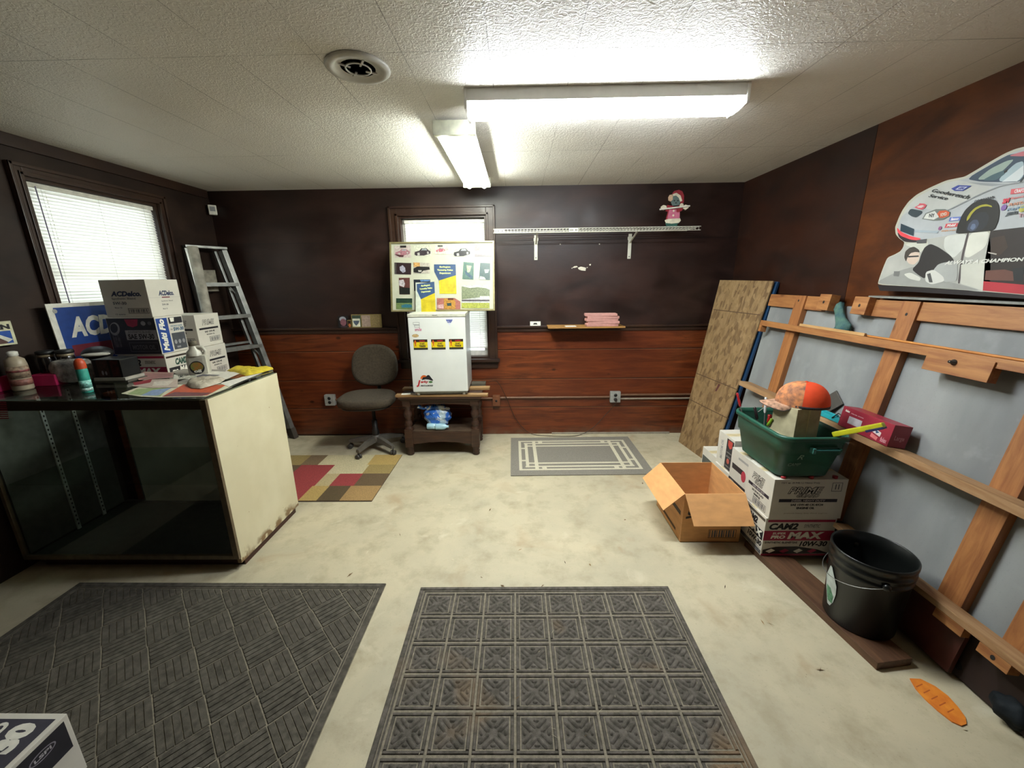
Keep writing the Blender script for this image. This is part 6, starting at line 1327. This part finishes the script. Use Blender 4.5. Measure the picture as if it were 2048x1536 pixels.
for s_ in (-1, 1):
    mb.rect(Fgr, -ax+.055, s_*(ay-.07)-.013, ax-.055, s_*(ay-.07)+.013, CRM, .0008); mb.rect(Fgr, -ax+.12, s_*(ay-.135)-.013, ax-.12, s_*(ay-.135)+.013, CRM, .0010)
    mb.rect(Fgr, s_*(ax-.075)-.014, -ay+.055, s_*(ax-.075)+.014, ay-.055, CRM, .0012); mb.rect(Fgr, s_*(ax-.155)-.016, -ay, s_*(ax-.155)+.016, ay, CRM, .0014)
    for q_ in (-1, 1):
        mb.rect(Fgr, s_*(ax-.22)-.02, q_*(ay-.035)-.036, s_*(ax-.22)+.02, q_*(ay-.035)+.036, CRM, .0016); mb.rect(Fgr, min(s_*ax, s_*(ax-.08)), q_*(ay-.19)-.014, max(s_*ax, s_*(ax-.08)), q_*(ay-.19)+.014, CRM, .0018); mb.rect(Fgr, min(s_*(ax-.06), s_*(ax-.16)), q_*(ay-.135)-.013, max(s_*(ax-.06), s_*(ax-.16)), q_*(ay-.135)+.013, CRM, .0020)
mb.build('border_pattern', t)
# carved-panel doormat
MB_ = M('#7a7262', .95, var=.12, sc=90, bump=.6, bsc=400, name='mat_backing'); MT = Nt('mat_pile')
_c = MT.mix(MT.rng(MT.noise(45, detail=5), .35, .7), '#4a463f', '#67615a'); _c = MT.mix(MT.rng(MT.noise(2.6, detail=3, dist=.3), .58, .72, 0, .75), _c, '#7d6850'); _c = MT.mix(MT.rng(MT.noise(260, detail=2), .66, .78, 0, .5), _c, '#7a7264')
MT = MT.done(_c, .95, MT.noise(420, detail=2), .0025, .8, spec=.15)
t = thing('doormat', 'dark grey doormat with rows of carved square flower panels', 'mat', (.133, 1.05, 0), (0, 0, .006))
MX0, MX1, MY1, MY0 = -.665, .66, .74, -.66
mb = MB(); mb.box(MX0, MX1, MY0, MY1, .0005, .006, MB_, .003); mb.build('mat_base', t)
mb = MB()
def bevrect(m_, x0, y0, x1, y1, z0, z1, b, mat):
    v = [(x0, y0, z0), (x1, y0, z0), (x1, y1, z0), (x0, y1, z0), (x0+b, y0+b, z1), (x1-b, y0+b, z1), (x1-b, y1-b, z1), (x0+b, y1-b, z1)]
    m_.add(v, [(4, 5, 6, 7), (0, 1, 5, 4), (1, 2, 6, 5), (2, 3, 7, 6), (3, 0, 4, 7)], mat)
def framer(m_, x0, y0, x1, y1, w, z0, z1, b, mat):
    bevrect(m_, x0, y0, x1, y0+w, z0, z1, b, mat); bevrect(m_, x0, y1-w, x1, y1, z0, z1, b, mat); bevrect(m_, x0, y0+w*.9, x0+w, y1-w*.9, z0, z1, b, mat); bevrect(m_, x1-w, y0+w*.9, x1, y1-w*.9, z0, z1, b, mat)
framer(mb, MX0+.001, MY0+.001, MX1-.001, MY1-.001, .022, .005, .0105, .003, MT); framer(mb, MX0+.026, MY0+.026, MX1-.026, MY1-.026, .009, .005, .0095, .002, MT)
mb.build('border', t)
mb = MB(); TW_, TH_ = .1565, .149; X0_ = -8*TW_/2; Y1_ = MY1-.04
def capsule(m_, cx_, cy_, L_, w, a, z0, z1, mat):
    n = 5; P = []
    for s_ in (1, -1):
        for k in range(n): b_ = -math.pi/2+math.pi*k/(n-1); P.append((s_*(L_/2-w/2+w/2*math.cos(b_)), s_*w/2*math.sin(b_)))
    c_, q_ = math.cos(a), math.sin(a); T = [(cx_+x*c_-y*q_, cy_+x*q_+y*c_) for x, y in P]; I = [(cx_+(x*.8)*c_-(y*.5)*q_, cy_+(x*.8)*q_+(y*.5)*c_) for x, y in P]; m = len(P)
    m_.add([(x, y, z0) for x, y in T]+[(x, y, z1) for x, y in I], [[m+i for i in range(m)]]+[(i, (i+1) % m, m+(i+1) % m, m+i) for i in range(m)], mat, True)
for j in range(9):
    for i in range(8):
        x0_ = X0_+i*TW_; y1_ = Y1_-j*TH_; cx_, cy_ = x0_+TW_/2, y1_-TH_/2
        framer(mb, x0_+.004, y1_-TH_+.004, x0_+TW_-.004, y1_-.004, .014, .005, .0100, .003, MT)
        bevrect(mb, x0_+.022, y1_-TH_+.022, x0_+TW_-.022, y1_-.022, .005, .0068, .001, MT)
        for a in (45, 135, 225, 315):
            ar = math.radians(a)
            for off in (-.0105, .0105):
                capsule(mb, cx_+.0375*math.cos(ar)-off*math.sin(ar), cy_+.0365*math.sin(ar)+off*math.cos(ar), .052, .017, ar, .0065, .0122, MT)
        for a in (0, 90, 180, 270):
            ar = math.radians(a); capsule(mb, cx_+.044*math.cos(ar), cy_+.041*math.sin(ar), .022, .014, ar+math.pi/2, .0065, .0115, MT)
mb.build('flower_panels', t)
# basket-weave doormat
t = thing('doormat', 'large dark grey doormat with diagonal basket-weave ribs at lower left', 'mat', (-1.59, 1.0, 0), (0, 0, -.004))
NX, NY1, NY0 = .855, .818, -.62
MT2 = Nt('ribbed_mat_pile'); _c = MT2.mix(MT2.rng(MT2.noise(40, detail=5), .35, .7), '#444039', '#5f5a51'); _c = MT2.mix(MT2.rng(MT2.noise(240, detail=2), .68, .78, 0, .4), _c, '#6d675b'); MT2 = MT2.done(_c, .95, MT2.noise(420, detail=2), .0025, .8, spec=.15)
mb = MB(); mb.box(-NX, NX, NY0, NY1, .0005, .006, MB_, .003); mb.build('mat_base', t)
mb = MB(); framer(mb, -NX+.001, NY0+.001, NX-.001, NY1-.001, .03, .005, .0095, .002, MT2); framer(mb, -NX+.034, NY0+.034, NX-.034, NY1-.034, .008, .005, .009, .002, MT2); mb.build('border', t)
def clip(P, x0, x1, y0, y1):
    for ax_, v, s_ in ((0, x0, 1), (0, x1, -1), (1, y0, 1), (1, y1, -1)):
        Q = []
        for i in range(len(P)):
            a, b = P[i-1], P[i]; ia = (a[ax_]-v)*s_ >= 0; ib = (b[ax_]-v)*s_ >= 0
            if ia != ib: f_ = (v-a[ax_])/(b[ax_]-a[ax_]); Q.append((a[0]+(b[0]-a[0])*f_, a[1]+(b[1]-a[1])*f_))
            if ib: Q.append(b)
        P = Q
        if len(P) < 3: return []
    return P
mb = MB(); bs = .1515; c45 = math.sqrt(.5); nb_ = 6; off0 = (.045+.165-.59)/math.sqrt(2)
for i in range(-11, 12):
    for j in range(-11, 12):
        for k in range(nb_):
            g = .0030; a0 = k*bs/nb_+g*.5; a1 = (k+1)*bs/nb_-g*.5
            r = (a0, .003, a1, bs-.003) if (i+j) % 2 else (.003, a0, bs-.003, a1)
            Q = [(i*bs+x, j*bs+y) for x, y in ((r[0], r[1]), (r[2], r[1]), (r[2], r[3]), (r[0], r[3]))]
            Q = [((x-y)*c45, (x+y)*c45+.1) for x, y in Q]; Q = clip(Q, -NX+.046, NX-.046, NY0+.046, NY1-.046)
            if len(Q) < 3: continue
            mx_ = sum(p[0] for p in Q)/len(Q); my_ = sum(p[1] for p in Q)/len(Q); n = len(Q)
            def sh(p):
                dx, dy = mx_-p[0], my_-p[1]; l_ = math.hypot(dx, dy) or 1; s_ = min(.003, l_*.3); return (p[0]+dx/l_*s_, p[1]+dy/l_*s_)
            I = [sh(p) for p in Q]; mb.add([(x, y, .0055) for x, y in Q]+[(x, y, .0098) for x, y in I], [[n+q_ for q_ in range(n)]]+[(q_, (q_+1) % n, n+(q_+1) % n, n+q_) for q_ in range(n)], MT2)
mb.build('basket_weave_ribs', t)

# carton at the lower left edge
def d_30(m_, f, w, d, h):
    F = f['top']; m_.rect(F, .01, .02, w-.016, d-.018, M('#3d3b44', .5), .0006)
    m_.text(F, '30', 0, 0, 0, 0, M('#d6d2c6', .5), .001, .06, 0, quad=[(w-.15, d-.125), (w-.025, d-.125), (w-.025, d-.06), (w-.15, d-.06)]) if 0 else None
    m_.text(F, '30', 0, 0, 0, 0, M('#d6d2c6', .5), .001, .07, 0, quad=[(w-.048, d-.117), (w-.048, d-.03), (w-.126, d-.03), (w-.126, d-.117)])
    m_.text(F, 'D', 0, 0, 0, 0, M('#d6d2c6', .5), .001, .07, 0, quad=[(w-.145, d-.06), (w-.145, d-.028), (w-.185, d-.028), (w-.185, d-.06)])
    F = f['right']; m_.rect(F, .012, h*.49, d-.014, h-.014, M('#26252b', .5), .0006); m_.ell(F, d-.083, h*.78, .036, .016, M('#85808a', .5), .0009); m_.ell(F, d-.083, h*.78, .032, .0125, M('#26252b', .5), .0012); m_.text(F, 'LSPI', d-.106, h*.78-.006, d-.06, h*.78+.006, M('#a8a4a8', .5), .0015, .03)
carton('white carton with dark panels and a big 30, cut by the lower left picture corner', -1.78, -1.48, .69, .962, .0105, .24, d_30, flaps=False)
# scraps on the floor
mb = MB(); rnd = random.Random(11)
DB = [M('#6a5234', .9), M('#3a2c1e', .9), M('#8a6a3c', .9), M('#c9bfa4', .8)]
for px_, py_ in ((735, 1105), (905, 1120), (963, 1155), (898, 1010), (800, 1070), (1250, 1040), (1450, 1174), (1525, 1245), (1540, 1248), (1085, 1172), (1005, 1172), (1930, 1460), (1180, 1130), (700, 1150), (648, 1005), (1130, 1125), (1285, 967), (1640, 1340), (980, 1020), (1040, 1100)):
    p = on(px_, py_, 2, 0); a = rnd.random()*3.14; L_ = .008+.014*rnd.random(); w_ = .0015+.004*rnd.random(); mb.X = Matrix.Translation((p.x, p.y, .0008)) @ Matrix.Rotation(a, 4, 'Z')
    mb.add([(-L_, 0, 0), (0, -w_, .001), (L_, 0, .002), (0, w_, .003)], [(0, 1, 2, 3)], rnd.choice(DB))
    if rnd.random() < .4: mb.X = mb.X @ Matrix.Rotation(.9, 4, 'Z'); mb.add([(-L_, 0, 0), (0, -.0008, .001), (L_*.8, 0, .002), (0, .0008, .003)], [(0, 1, 2, 3)], DB[1])
mb.X = Matrix.Identity(4); tag(mb.build('floor_debris'), 'scattered dry twigs and leaf scraps on the concrete floor', 'debris', kind='stuff')
mb = MB()
for k in range(60):
    x_ = -.5+1.25*rnd.random(); y_ = .75+1.0*rnd.random(); a = rnd.random()*3.14; L_ = .003+.012*rnd.random()**2; mb.X = Matrix.Translation((x_, y_, .0112)) @ Matrix.Rotation(a, 4, 'Z')
    mb.add([(-L_, 0, 0), (0, -.0007, .0005), (L_, 0, .001), (0, .0007, .002)], [(0, 1, 2, 3)], rnd.choice([DB[2], DB[3], DB[3]]))
mb.X = Matrix.Identity(4); tag(mb.build('mat_debris'), 'bits of dry grass and lint caught on the carved doormat', 'debris', kind='stuff')

p = on(397, 1533, 2, .03); mb = MB(); mb.lathe([(.0001, 0), (.052, 0), (.056, .004), (.056, .016), (.052, .02), (.0001, .02)], WHITE_P, 32)
o = mb.build('white_lid'); o.location = (p.x, p.y-.057, .0105); tag(o, 'round white lid on the ribbed doormat, just showing at the bottom edge', 'lid')
